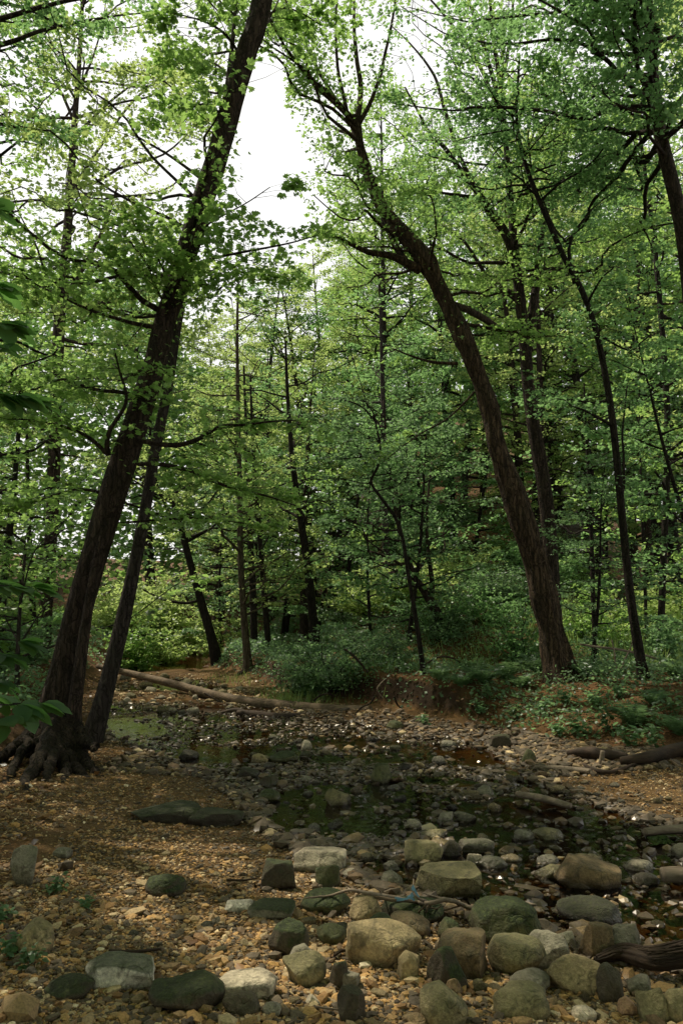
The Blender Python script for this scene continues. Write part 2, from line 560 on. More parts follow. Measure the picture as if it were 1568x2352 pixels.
BLUE = plain_mat('blue_plastic', (0.16, 0.33, 0.46), 0.5)
STONE_CLAY = plain_mat('ochre_leaf', (0.42, 0.17, 0.04))

# ------------------------------------------------------------------ world and sun
SUN_AZ, SUN_EL = R(-52), R(61)     # azimuth from the view direction, negative = left
w = bpy.data.worlds.new('World')
SC.world = w
w.use_nodes = True
nt = w.node_tree
nt.nodes.clear()
sky = nt.nodes.new('ShaderNodeTexSky')
sky.sky_type = 'NISHITA'
sky.sun_disc = False
sky.sun_elevation = SUN_EL
sky.sun_rotation = SUN_AZ
sky.air_density = 1.0
sky.dust_density = 5.0
sky.ozone_density = 1.0
bg = nt.nodes.new('ShaderNodeBackground')
wo = nt.nodes.new('ShaderNodeOutputWorld')
# thin bright haze over the whole summer sky
hz = nt.nodes.new('ShaderNodeMix'); hz.data_type = 'RGBA'; hz.blend_type = 'MIX'
hz.inputs[0].default_value = 0.80
hz.inputs[7].default_value = (11.6, 11.3, 10.2, 1)
# the haze is brightest low over the trees and thins out towards the zenith
tcw = nt.nodes.new('ShaderNodeTexCoord'); sxw = nt.nodes.new('ShaderNodeSeparateXYZ'); rpw = nt.nodes.new('ShaderNodeValToRGB')
nt.links.new(tcw.outputs['Generated'], sxw.inputs[0]); nt.links.new(sxw.outputs[2], rpw.inputs[0])
rpw.color_ramp.elements[0].position = 0.62; rpw.color_ramp.elements[0].color = (15.9, 15.8, 15.2, 1)
rpw.color_ramp.elements[1].position = 0.84; rpw.color_ramp.elements[1].color = (.7, .68, .6, 1)
nt.links.new(rpw.outputs[0], hz.inputs[7])
nt.links.new(sky.outputs[0], hz.inputs[6])
nt.links.new(hz.outputs[2], bg.inputs[0])
bg.inputs[1].default_value = 0.085
nt.links.new(bg.outputs[0], wo.inputs[0])
sl = bpy.data.lights.new('sun', 'SUN')
sl.energy = 5.0
sl.angle = R(0.55)
sl.color = (1.0, 0.88, 0.69)
so = bpy.data.objects.new('sun', sl)
COL.objects.link(so)
sd = Vector((math.sin(SUN_AZ) * math.cos(SUN_EL), math.cos(SUN_AZ) * math.cos(SUN_EL), math.sin(SUN_EL)))
so.rotation_euler = sd.to_track_quat('Z', 'Y').to_euler()
so.location = (-6, 20, 25)

SC.render.engine = 'CYCLES'
SC.view_settings.view_transform = 'Standard'
SC.view_settings.look = 'None'
SC.view_settings.exposure = 0
c = SC.cycles
c.max_bounces = 7; c.diffuse_bounces = 4; c.glossy_bounces = 3; c.transmission_bounces = 4; c.transparent_max_bounces = 6
c.caustics_reflective = False; c.caustics_refractive = False
c.use_denoising = True
c.use_adaptive_sampling = True; c.adaptive_threshold = 0.02
c.sample_clamp_indirect = 4.0
try:
    c.denoiser = 'OPENIMAGEDENOISE'
except Exception:
    pass

# ------------------------------------------------------------------ ground and water
def axis(lo, hi, step, far_lo, far_hi, g=1.18):
    a = list(np.arange(lo, hi + 1e-6, step))
    s = step
    while a[-1] < far_hi:
        s *= g; a.append(a[-1] + min(s, 8))
    s = step
    while a[0] > far_lo:
        s *= g; a.insert(0, a[0] - min(s, 8))
    return np.array(a)


gx = axis(-5.5, 7.0, 0.075, -130, 130)
gy = axis(2.0, 15.0, 0.075, -14, 150, 1.06)
X, Yg = np.meshgrid(gx, gy)
Z = terrain(X, Yg)
nx, ny = len(gx), len(gy)
ii = (np.arange(ny - 1)[:, None] * nx + np.arange(nx - 1)[None, :]).ravel()
mb = MB()
mb.add(np.stack([X, Yg, Z], -1).reshape(-1, 3), [np.stack([ii, ii + 1, ii + nx + 1, ii + nx], -1)])
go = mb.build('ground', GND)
tag(go, 'brown forest floor, sandy gravel bar and stony creek bed', kind='structure')
dw = sdist(WATER, X, Yg); rb = -sdist(RBANK, X, Yg); lb = -sdist(LBANK, X, Yg)


def zones(x, y):
    dw = sdist(WATER, x, y); rb = -sdist(RBANK, x, y); lb = -sdist(LBANK, x, y)
    nz = 0.3 * n2(x, y, 1.5, 21)
    sand = (1 - sstep(-0.1, 0.3, rb + nz)) * (1 - sstep(-0.5, 0.1, lb + nz))
    bed = sstep(-0.1, 0.15, -dw) * (1 - .8 * sstep(.04, .10, terrain(x, y)) * sstep(12, 13.5, y))
    return sand, bed


sandv, bedv = zones(X, Yg)
bedv = np.maximum(bedv, (1 - sstep(12, 13.5, Yg)) * sstep(7.2, 8.6, Yg) * (1 - sstep(1.8, 3.2, X)) * .85)
for nm, v in (('sand', sandv), ('bed', bedv)):
    a = go.data.attributes.new(nm, 'FLOAT', 'POINT')
    a.data.foreach_set('value', v.astype(np.float32).ravel())

mb = MB()
wx = np.linspace(-14, 12, 60); wy = np.linspace(1.5, 34, 60)
A, B = np.meshgrid(wx, wy)
ii = (np.arange(59)[:, None] * 60 + np.arange(59)[None, :]).ravel()
mb.add(np.stack([A, B, np.zeros_like(A)], -1).reshape(-1, 3), [np.stack([ii, ii + 1, ii + 61, ii + 60], -1)])
wa = mb.build('water', WAT)
tag(wa, 'shallow brown creek water reflecting the trees', kind='structure')

# ------------------------------------------------------------------ leaves
T_MAPLE = (np.array([(0, 0, 0), (.26, -.04, .02), (.50, .26, -.05), (.27, .40, .03), (.44, .74, -.06), (.16, .66, .02), (0, 1.0, -.08),
                     (-.16, .66, .02), (-.44, .74, -.06), (-.27, .40, .03), (-.50, .26, -.05), (-.26, -.04, .02), (0, .38, .07)], float),
           [np.array([(12, i, (i + 1) % 12) for i in range(12)])])
T_LITE = (np.array([(0, 0, 0), (.46, .36, -.06), (.20, .55, .02), (0, 1.0, -.06), (-.20, .55, .02), (-.46, .36, -.06), (0, .4, .06)], float),
          [np.array([(6, i, (i + 1) % 6) for i in range(6)])])
T_KITE = (np.array([(0, 0, 0), (.36, .45, -.05), (0, 1.0, -.04), (-.36, .45, -.05)], float), [np.array([(0, 1, 2), (0, 2, 3)])])
T_OVAL = (np.array([(0, 0, 0), (.20, .22, .03), (.30, .52, .02), (.20, .80, -.03), (0, 1.0, -.12), (-.20, .80, -.03), (-.30, .52, .02), (-.20, .22, .03), (0, .3, -.01), (0, .65, -.03)], float),
          [np.array([(0, 1, 8), (1, 2, 8), (2, 9, 8), (2, 3, 9), (3, 4, 9), (4, 5, 9), (5, 6, 9), (6, 8, 9), (6, 7, 8), (7, 0, 8)])])


def norm(a):
    return a / (np.linalg.norm(a, axis=-1, keepdims=True) + 1e-9)


def add_leaves(mb, tpl, P, N, A, S, tint, mat=0):
    """leaves at P with normals N and tip directions A"""
    tv, tf = tpl
    N = norm(N)
    A = norm(A - N * np.sum(A * N, -1, keepdims=True))
    B = np.cross(A, N)
    n, k = len(P), len(tv)
    V = P[:, None, :] + S[:, None, None] * (tv[None, :, 0:1] * B[:, None, :] + tv[None, :, 1:2] * A[:, None, :] + tv[None, :, 2:3] * N[:, None, :])
    off = (np.arange(n) * k)[:, None, None]
    F = [(f[None] + off).reshape(-1, f.shape[1]) for f in tf]
    mb.add(V.reshape(-1, 3), F, mat, np.repeat(np.clip(tint, 0, 1), k))


SUNV = np.array(sd)
# openings in the canopy: the trees simply carry no leaves there  (px, py, rx, ry, strength)
GAPS = [(615, 205, 46, 80, 1.0), (608, 320, 74, 110, 1.0), (590, 430, 66, 62, 1.0), (655, 480, 60, 42, 1.0), (432, 40, 30, 60, .8), (965, 110, 75, 130, .85), (330, 330, 50, 50, .4), (120, 200, 40, 40, .35), (60, 500, 50, 50, .35),
        (250, 470, 40, 40, .4), (1080, 150, 60, 70, .5), (1250, 300, 60, 60, .5), (200, 640, 60, 30, .35), (30, 350, 50, 40, .5), (1000, 240, 60, 60, .6), (860, 60, 40, 80, .4)]
# openings through which the sun reaches the ground: (px, py of the lit spot, radius in m)
LIT = [(300, 1590, 1.0), (350, 1600, .9), (420, 1600, 1.1), (490, 1600, 1.0), (400, 1545, 1.0), (560, 1575, .6), (350, 1470, 2.6), (430, 1470, 2.2), (530, 1490, 1.5), (620, 1560, .9), (700, 1555, .8), (880, 1520, .9), (940, 1512, .8),
       (1420, 1578, .6), (1490, 1568, .6), (1345, 1562, .5), (1260, 1590, .45), (1235, 1650, .42), (1220, 1690, .4), (1550, 1850, .7), (1000, 1692, .5), (1070, 1697, .4), (1190, 1700, .3), (1400, 1660, .3), (345, 2090, .22), (1540, 1470, 2.2), (1450, 1470, 1.6),
       (1140, 1400, .7), (1050, 1432, .6), (780, 1605, .35), (345, 2090, .22), (860, 2100, .3), (900, 2190, .3), (1190, 2210, .25), (560, 2270, .22), (1050, 1945, .25), (700, 1985, .22), (480, 1965, .42), (400, 2085, .40), (600, 2030, .36), (520, 2160, .34), (680, 2100, .26), (330, 1990, .3), (760, 2270, .26), (1100, 2200, .3), (1300, 2230, .25), (1290, 1680, .35), (1350, 1640, .35), (1500, 2110, .35), (1330, 1600, .3), (1450, 1610, .3)]
_lit = np.array(LIT)
LITP = None


def lit_points():
    global LITP
    P = ground(_lit[:, 0], _lit[:, 1])
    ok = np.isfinite(P[:, 0])
    air = np.array([(980, 900, 18, 1.4), (1300, 1000, 17, 1.5), (1450, 800, 16, 1.5), (1350, 1350, 16, 1.1), (720, 1000, 20, 1.5), (1520, 1150, 18, 1.3)])
    LITP = (np.vstack([P[ok], at(air[:, 0], air[:, 1], air[:, 2])]), np.concatenate([_lit[ok, 2], air[:, 3]]))


lit_points()


def in_sunbeam(P, slack=1.0):
    """distance to the nearest sunbeam as a fraction of its radius"""
    P = np.asarray(P, float).reshape(-1, 3)
    out = np.full(len(P), 9.0)
    for c_, r_ in zip(*LITP):
        d = P - c_
        al = d @ SUNV
        q = np.linalg.norm(d - al[:, None] * SUNV, axis=1) / r_
        out = np.minimum(out, np.where(al > .35, q, 9))
    return out


def in_gap(P):
    px, py, w_ = proj(P)
    for gx_, gy_, rx, ry, s in GAPS[:5]:
        if np.any((((px - gx_) / rx) ** 2 + ((py - gy_) / ry) ** 2 < 1.1) & (w_ > 0)): return True
    return False


def keep_mask(P, rg, mind=0):
    px, py, w_ = proj(P)
    k = np.ones(len(P))
    for gx_, gy_, rx, ry, s in GAPS:
        q = ((px - gx_) / rx) ** 2 + ((py - gy_) / ry) ** 2
        k = np.minimum(k, 1 - s * (1 - sstep(0.55, 1.25, q + 0.25 * vnoise(P * 1.7, 5))))
    beam = in_sunbeam(P) + .35 * vnoise(P * 2.1, 8)
    k = np.where(w_ < 0, 1, k)
    return (rg.random(len(P)) < k) & (beam > .95)


class Tree:
    """collects trunk, limbs, twigs and leaves of one tree"""
    def __init__(s, seed):
        s.rg = np.random.default_rng(seed)
        s.limbs = []          # (pts, r0)
        s.crown = MB()
        s.wood = MB()

    def limb_auto(s, b, az, el, L, r0, n=7, curl=0.3, wob=0.08):
        d = np.array([math.cos(az) * math.cos(el), math.sin(az) * math.cos(el), math.sin(el)])
        t = np.linspace(0, 1, n)[:, None]
        p = b + d * L * t + np.array([0, 0, 1.0]) * curl * L * t ** 2 * (0.5 if el > .6 else 1) * s.rg.uniform(-.4, 1)
        p = p + s.rg.normal(0, wob * L, (n, 3)) * t * (1 - 0.3 * t)
        s.limbs.append((p, r0))
        return p

    def foliage(s, limbs, n_sub, sub_len, n_leaf, size, tpl, tint0=0.5, t0=0.2, droop=0.12, flat=0.35, width=0.32, up=0.5, gaps=True, twig=0.006, tintv=0.26):
        rg = s.rg
        for p, r0 in limbs:
            L = np.linalg.norm(p[-1] - p[0])
            ns = max(3, int(n_sub * (0.6 + 0.4 * rg.random())))
            t = np.clip(t0 + (1.03 - t0) * (np.arange(ns) + rg.random(ns)) / ns, 0, 1)
            m = len(p)
            u = t * (m - 1); i = np.minimum(u.astype(int), m - 2); f = (u - i)[:, None]
            b = p[i] * (1 - f) + p[i + 1] * f
            tg = norm(p[i + 1] - p[i])
            ang = rg.uniform(0.35, 1.35, ns) * rg.choice([-1, 1], ns)
            ca, sa = np.cos(ang), np.sin(ang)
            h = tg.copy(); h[:, 2] *= flat
            steep = np.abs(tg[:, 2]) > 0.85
            h[steep] = np.stack([rg.normal(0, 1, steep.sum()), rg.normal(0, 1, steep.sum()), np.full(steep.sum(), .2)], -1) if steep.any() else h[steep]
            d = np.stack([h[:, 0] * ca - h[:, 1] * sa, h[:, 0] * sa + h[:, 1] * ca, h[:, 2] + rg.uniform(-.12, .3, ns)], -1)
            d = norm(d)
            Ls = sub_len * rg.uniform(0.5, 1.15, ns) * (1.1 - 0.5 * t)
            q = np.linspace(0, 1, 4)[None, :, None]
            sp = b[:, None, :] + d[:, None, :] * Ls[:, None, None] * q
            sp[:, :, 2] -= droop * Ls[:, None] * (q[..., 0] ** 2)
            sp[:, 1:] += rg.normal(0, 0.03, (ns, 3, 3)) * Ls[:, None, None]
            lat = norm(np.cross(d, np.array([0, 0, 1.0])))
            k = n_leaf
            sv = rg.uniform(0.08, 1.06, (ns, k))
            sd_ = rg.choice([-1, 1], (ns, k))
            wv = rg.random((ns, k)) * width * (0.45 + 0.55 * np.sin(np.clip(sv, 0, 1) * 2.6))
            LP = b[:, None, :] + d[:, None, :] * (Ls[:, None] * sv)[..., None] + lat[:, None, :] * (wv * sd_ * Ls[:, None])[..., None]
            LP[:, :, 2] += -droop * Ls[:, None] * sv ** 2 + rg.normal(0, 0.05, (ns, k)) * Ls[:, None]
            LA = d[:, None, :] * 0.6 + lat[:, None, :] * (sd_ * rg.uniform(.2, 1.2, (ns, k)))[..., None] + rg.normal(0, .25, (ns, k, 3))
            LA[..., 2] -= 0.25
            LN = np.array([0, 0, 1.0]) + rg.normal(0, up, (ns, k, 3))
            tint = tint0 + rg.normal(0, tintv * .8, (ns, 1)) + rg.normal(0, tintv, (ns, k))
            SZ = size * rg.uniform(0.6, 1.25, (ns, k))
            LP = LP.reshape(-1, 3); LA = LA.reshape(-1, 3); LN = LN.reshape(-1, 3); SZ = SZ.ravel(); tint = tint.ravel()
            if gaps:
                km = keep_mask(LP, rg)
                LP, LA, LN, SZ, tint = LP[km], LA[km], LN[km], SZ[km], tint[km]
                ks = keep_mask(sp[:, 3], rg)
                sp = sp[ks]; Ls = Ls[ks]
            if len(LP):
                add_leaves(s.crown, tpl, LP, LN, LA, SZ, tint, 0)
            if len(sp) and twig:
                V, F = tubes(sp, np.array([1, .8, .55, .25])[None] * np.clip(twig * Ls[:, None] / 0.9, .002, .02), 3)
                s.crown.add(V, [F], 1)

    def wood_limb(s, p, r0, k=6, end=0.18, mbt=None):
        m = max(8, len(p) * 2)
        P = catmull(p, m)
        r = r0 * (1 - (1 - end) * np.linspace(0, 1, m) ** 0.8)
        V, F = tubes(P[None], r[None], k)
        (mbt or s.wood).add(V, [F])


def trunk_tube(P, r, k=20, rough=0.06, flare=0.5, seed=0, ridges=0, shag=0.0):
    """trunk with root flare and ridged bark relief"""
    m = len(P)
    seg = np.linalg.norm(np.diff(P, axis=0), axis=1)
    s = np.concatenate([[0], np.cumsum(seg)])
    th = np.linspace(0, 2 * np.pi, k, endpoint=False)
    S, TH = np.meshgrid(s, th, indexing='ij')
    ring = np.stack([np.cos(TH) * 1.6, np.sin(TH) * 1.6, S * 1.3], -1)
    rr = r[:, None] * (1 + rough * 1.6 * fbm(ring * 1.3, seed, 3))
    fl = np.exp(-S / 0.38)
    rr = rr * (1 + flare * fl * (0.75 + 0.45 * np.cos(TH * 5 + seed) + 0.25 * np.cos(TH * 3 + 1.7 * seed)))
    if ridges:
        rd = np.stack([np.cos(TH) * ridges, np.sin(TH) * ridges, S * 1.5], -1)
        amp = np.minimum(0.016, .09 * r)[:, None]
        rr = rr + (amp + shag) * (np.abs(vnoise(rd, seed + 9)) ** 0.7 - .55)
        if shag:
            pl = np.stack([np.cos(TH) * ridges * .6, np.sin(TH) * ridges * .6, S * 4.0], -1)
            rr = rr + shag * (np.maximum(0, vnoise(pl, seed + 4)) - .25)
    return tubes(P[None], rr[None], k)


def px_path(path, Y0, dY=0.0):
    a = np.array(path, float)
    Ys = Y0 + dY * np.linspace(0, 1, len(a))
    P = at(a[:, 0], a[:, 1], Ys)
    r = a[:, 2] * depth(P) / FPX / 2
    return P, r


def hand_tree(name, label, path, Y0=None, dY=0.0, bark=BARK, leaf=LEAF, limbs=(), auto=None, fol=None, seed=1, k=18, flare=0.5, ridges=7, shag=0.0, rough=.05,
              group=None, extend=None, epi=None, cat='tree', tpl=T_LITE, bury=True, slim=.9):
    """a tree whose stem follows a measured line; limbs may be measured or grown"""
    if Y0 is None:
        Y0 = float(g1(path[0][0], path[0][1])[1])
    P, r = px_path(path, Y0, dY)
    r = r * slim
    gz = tz(P[0][0], P[0][1])
    d0 = norm(P[1] - P[0])
    if bury:
        foot = P[0] - d0 * ((P[0][2] - gz) / max(d0[2], .2) + 0.12) if P[0][2] > gz - .1 else P[0]
        P = np.vstack([foot, P]); r = np.concatenate([[r[0] * 1.02], r])
    if extend:
        ex_len, ex_r = extend
        d = norm(P[-1] - P[-2]); d = norm(d + np.array([0, 0, .4]))
        P = np.vstack([P, P[-1] + d * ex_len * .5, P[-1] + d * ex_len + np.array([.1, 0, .1 * ex_len])])
        r = np.concatenate([r, [r[-1] * .75, ex_r]])
    L = np.linalg.norm(np.diff(P, axis=0), axis=1).sum()
    m = int(max(24, L / 0.10))
    m = min(m, 150)
    Q = catmull(P, m)
    q = np.interp(np.linspace(0, len(r) - 1, m), np.arange(len(r)), r)
    base = P[0].copy()
    root = empty(name, base)
    tag(root, label, cat, group)
    V, F = trunk_tube(Q - base, q, k, rough, flare, seed, ridges, shag)
    mbt = MB(); mbt.add(V, [F] + caps(m, k))
    mbt.build('trunk', bark, root)
    T = Tree(seed + 100)
    allL = []
    for lim in limbs:
        lp, lr = px_path(lim['p'], lim.get('Y', Y0), lim.get('dY', 0.0))
        T2 = MB()
        mm = max(14, len(lp) * 5)
        LQ = catmull(lp, mm)
        lq = np.interp(np.linspace(0, len(lr) - 1, mm), np.arange(len(lr)), lr)
        LQ = LQ + 0.012 * np.stack([vnoise(LQ * 3 + 5, 1), vnoise(LQ * 3 + 9, 2), vnoise(LQ * 3, 3)], -1)
        V, F = tubes((LQ - base)[None], lq[None], 8)
        T2.add(V, [F] + caps(mm, 8))
        T2.build('limb', bark, root)
        if lim.get('leaves', True):
            allL.append((LQ[:: max(1, mm // 8)], lr[0]))
    if auto:
        for (t0, t1, n, l0, l1, e0, e1, azc, azw) in auto:
            for j in range(n):
                t = t0 + (t1 - t0) * (j + T.rg.random()) / n
                u = t * (m - 1); b = Q[int(u)]
                az = azc + T.rg.uniform(-azw, azw)
                Lb = T.rg.uniform(l0, l1)
                p = T.limb_auto(b, az, T.rg.uniform(e0, e1), Lb, min(q[int(u)] * .55, 0.012 + 0.011 * Lb))
                if in_gap(p[2:]):
                    T.limbs.pop(); continue
                T.wood_limb(p - base, T.limbs[-1][1])
                allL.append(T.limbs[-1])
    if T.wood.V:
        T.wood.build('branches', bark, root)['kind'] = 'stuff'
    if fol:
        T.foliage(allL, tpl=tpl, **fol)
    if epi:
        (t0, t1, n, size, spread) = epi
        rg = T.rg
        u = (t0 + (t1 - t0) * rg.random(n)) * (m - 1)
        i = u.astype(int)
        th = rg.uniform(0, 2 * np.pi, n)
        nrm = np.stack([np.cos(th), np.sin(th), rg.uniform(-.1, .5, n)], -1)
        lp = Q[i] + nrm * (q[i] + rg.random(n) ** 2 * spread)[:, None] + rg.normal(0, .03, (n, 3))
        add_leaves(T.crown, tpl, lp, nrm * .5 + np.array([0, -.1, .7]) + rg.normal(0, .35, (n, 3)), nrm + np.array([0, 0, -.6]) + rg.normal(0, .3, (n, 3)), size * rg.uniform(.6, 1.2, n), .5 + rg.normal(0, .2, n))
    if T.crown.V:
        # crown was laid out in world coordinates: bring it to the tree's base
        for kk in range(len(T.crown.V)):
            T.crown.V[kk] = T.crown.V[kk] - base
        T.crown.build('crown', [leaf, BARK_D], root, smooth=False)
    return root, Q, q, Y0

# ------------------------------------------------------------------ the trees one can tell apart
PI = math.pi
LM_TREES = []      # landmark trees for descriptions: (px, short name)

# the big tree leaning in from the left bank
t1, Q1, q1, Y1 = hand_tree(
    'leaning_tree', 'big dark trunk leaning right over the creek from the left bank, roots exposed',
    [(130, 1640, 82), (155, 1520, 70), (180, 1410, 66), (212, 1293, 64), (258, 1142, 66), (291, 1042, 66), (322, 941, 60), (355, 840, 55), (377, 750, 52), (398, 680, 52), (437, 554, 55), (470, 450, 54), (501, 353, 53), (543, 201, 52), (570, 110, 51), (602, 0, 50)],
    Y0=8.3, slim=.93, bark=BARK, seed=3, k=26, flare=0.75, ridges=9, rough=.05, extend=(6.5, .07),
    limbs=[dict(p=[(318, 1012, 10), (400, 1022, 12), (450, 1010, 11), (505, 980, 9), (580, 975, 6), (680, 965, 3)], Y=8.15, dY=-1.0),
           dict(p=[(318, 1066, 9), (360, 1066, 10), (430, 1080, 9), (500, 1110, 7), (580, 1130, 5), (680, 1160, 3)], Y=8.15, dY=-.6),
           dict(p=[(290, 1200, 5), (360, 1195, 6), (480, 1190, 5), (600, 1210, 2)], Y=8.4, dY=.8),
           dict(p=[(250, 1045, 13), (247, 1020, 12), (255, 985, 10), (290, 920, 8), (275, 850, 5), (262, 800, 3)], Y=8.2, dY=-.3),
           dict(p=[(250, 1045, 11), (200, 1000, 8), (120, 975, 6), (20, 960, 4), (-60, 955, 2)], Y=8.2, dY=-.4),
           dict(p=[(235, 1130, 8), (170, 1125, 6), (90, 1150, 4), (20, 1175, 2)], Y=8.3, dY=.5),
           dict(p=[(415, 640, 8), (470, 600, 7), (560, 580, 6), (660, 560, 4), (735, 540, 2)], Y=8.6, dY=-.9),
           dict(p=[(395, 690, 7), (430, 590, 6), (470, 520, 5), (560, 470, 3), (620, 430, 2)], Y=8.4, dY=-.8),
           dict(p=[(390, 720, 6), (350, 640, 6), (330, 560, 4), (300, 500, 2)], Y=8.2, dY=-.7),
           dict(p=[(562, 140, 7), (520, 80, 6), (470, 50, 4), (400, 30, 2)], Y=8.5, dY=-.6), dict(p=[(545, 205, 6), (500, 150, 5), (450, 140, 4), (390, 150, 2)], Y=8.5, dY=.8),
           dict(p=[(590, 60, 6), (640, 20, 5), (690, 30, 3), (740, 60, 2)], Y=8.5, dY=.5), dict(p=[(585, 85, 5), (620, 40, 4), (650, -20, 3)], Y=8.6, dY=1.2), dict(p=[(520, 280, 5), (480, 240, 4), (430, 250, 2)], Y=8.5, dY=-.5)],
    auto=[(0.52, 0.62, 4, 1.0, 2.2, -.1, .4, -0.3, 1.3), (0.40, 0.60, 5, 1.0, 2.4, -.1, .5, PI, 1.2), (0.93, 1.0, 22, 2.0, 4.2, .25, .9, 0, PI)],
    fol=dict(n_sub=14, sub_len=0.95, n_leaf=46, size=.070, tint0=.48, up=.5, droop=.15, t0=.12), epi=(0.30, .72, 380, .056, .30), tpl=T_MAPLE, leaf=LEAF)
LM_TREES.append((230, 'big leaning left-bank trunk'))
base1 = np.array(t1.location)
# a thinner stem grown against it
Ps, rs = px_path([(168, 1640, 30), (184, 1530, 28), (203, 1400, 22), (220, 1290, 16), (236, 1215, 7)], Y1 - .22)
Ps[0][2] -= .1
Qs = catmull(Ps, 50)
V, F = trunk_tube(Qs - base1, np.interp(np.linspace(0, 4, 50), range(5), rs), 14, .05, .3, 5, 7)
mb = MB(); mb.add(V, [F] + caps(50, 14)); mb.build('stem', BARK, t1)
# roots washed out of the bank
rr_ = np.random.default_rng(55)
roots = [[(120, 1655, 40), (112, 1700, 26), (85, 1745, 22), (62, 1790, 15), (58, 1835, 7)], [(150, 1655, 44), (180, 1715, 30), (205, 1760, 22), (232, 1785, 14)],
         [(140, 1650, 40), (150, 1710, 28), (175, 1760, 22), (215, 1795, 10)], [(100, 1660, 34), (60, 1690, 24), (20, 1720, 18), (-10, 1745, 12)],
         [(130, 1660, 40), (128, 1710, 24), (115, 1740, 16), (108, 1800, 8)], [(110, 1660, 28), (90, 1700, 16), (100, 1745, 12), (72, 1775, 6)],
         [(160, 1650, 34), (190, 1690, 22), (205, 1700, 15), (222, 1712, 8)], [(145, 1660, 36), (140, 1720, 22), (150, 1775, 15), (140, 1806, 8)],
         [(80, 1670, 22), (40, 1740, 15), (15, 1790, 10), (5, 1850, 6)], [(150, 1680, 26), (165, 1740, 18), (190, 1790, 12), (206, 1806, 7)]]
for rt in roots:
    a = np.array(rt, float)
    gp = ground(a[:, 0], a[:, 1])
    YY = np.linspace(8.15, min(7.5, gp[-1][1] if np.isfinite(gp[-1][1]) else 7.4), len(a))
    P = at(a[:, 0], a[:, 1], YY)
    P[1:, 2] -= .03
    n = 26
    Q = catmull(P, n) + rr_.normal(0, .012, (n, 3))
    rad = np.interp(np.linspace(0, len(a) - 1, n), range(len(a)), a[:, 2]) * 10.5 / FPX / 2
    V, F = trunk_tube(Q - base1, rad, 10, .14, 0, int(rr_.integers(99)), 5)
    mb = MB(); mb.add(V, [F] + caps(n, 10)); mb.build('root', ROOT, t1)

t2, *_ = hand_tree('leaning_tree', 'second slimmer grey-brown trunk leaning behind the big left one at the water edge',
    [(214, 1700, 62), (240, 1600, 54), (278, 1445, 50), (311, 1293, 42), (335, 1168, 38), (352, 1060, 36), (368, 980, 35), (385, 890, 34), (399, 800, 32), (413, 720, 28), (430, 640, 26), (462, 520, 24), (488, 400, 22), (510, 280, 19), (528, 150, 16), (543, 0, 13)],
    Y0=9.6, slim=.70, bark=BARK_G, seed=11, k=20, flare=.5, ridges=8, extend=(3, .03),
    auto=[(0.5, .97, 26, 1.2, 3.0, -.1, .6, PI, 1.7)], fol=dict(n_sub=11, sub_len=.9, n_leaf=36, size=.078, tint0=.6), leaf=LEAF_Y)
LM_TREES.append((300, 'second slimmer leaning trunk'))

t3, *_ = hand_tree('slender_tree', 'tall straight slender trunk at the far left with maple leaves against bright sky',
    [(98, 1500, 34), (110, 1350, 33), (122, 1150, 32), (128, 950, 31), (136, 760, 29), (150, 600, 25), (162, 440, 20), (172, 280, 16), (182, 150, 12), (190, 0, 9)],
    bark=BARK, seed=21, k=14, extend=(3, .03),
    limbs=[dict(p=[(140, 700, 12), (190, 620, 10), (240, 520, 8), (270, 430, 5)], dY=.4), dict(p=[(160, 450, 9), (215, 360, 7), (300, 240, 5), (400, 150, 3)], dY=.5),
           dict(p=[(170, 320, 8), (225, 260, 6), (310, 190, 4), (405, 140, 2)], dY=-.8), dict(p=[(172, 280, 8), (120, 180, 5), (20, 110, 3)], dY=.5),
           dict(p=[(160, 470, 8), (80, 460, 6), (-20, 470, 4)], dY=-1.0), dict(p=[(176, 220, 7), (210, 140, 5), (235, 60, 3), (245, -20, 2)], dY=.3)],
    auto=[(.28, .99, 56, 1.8, 4.8, -.2, .5, 0, PI)], fol=dict(n_sub=13, sub_len=1.15, n_leaf=50, size=.088, tint0=.52, up=.55), leaf=LEAF_Y)
LM_TREES.append((125, 'tall slender far-left trunk'))

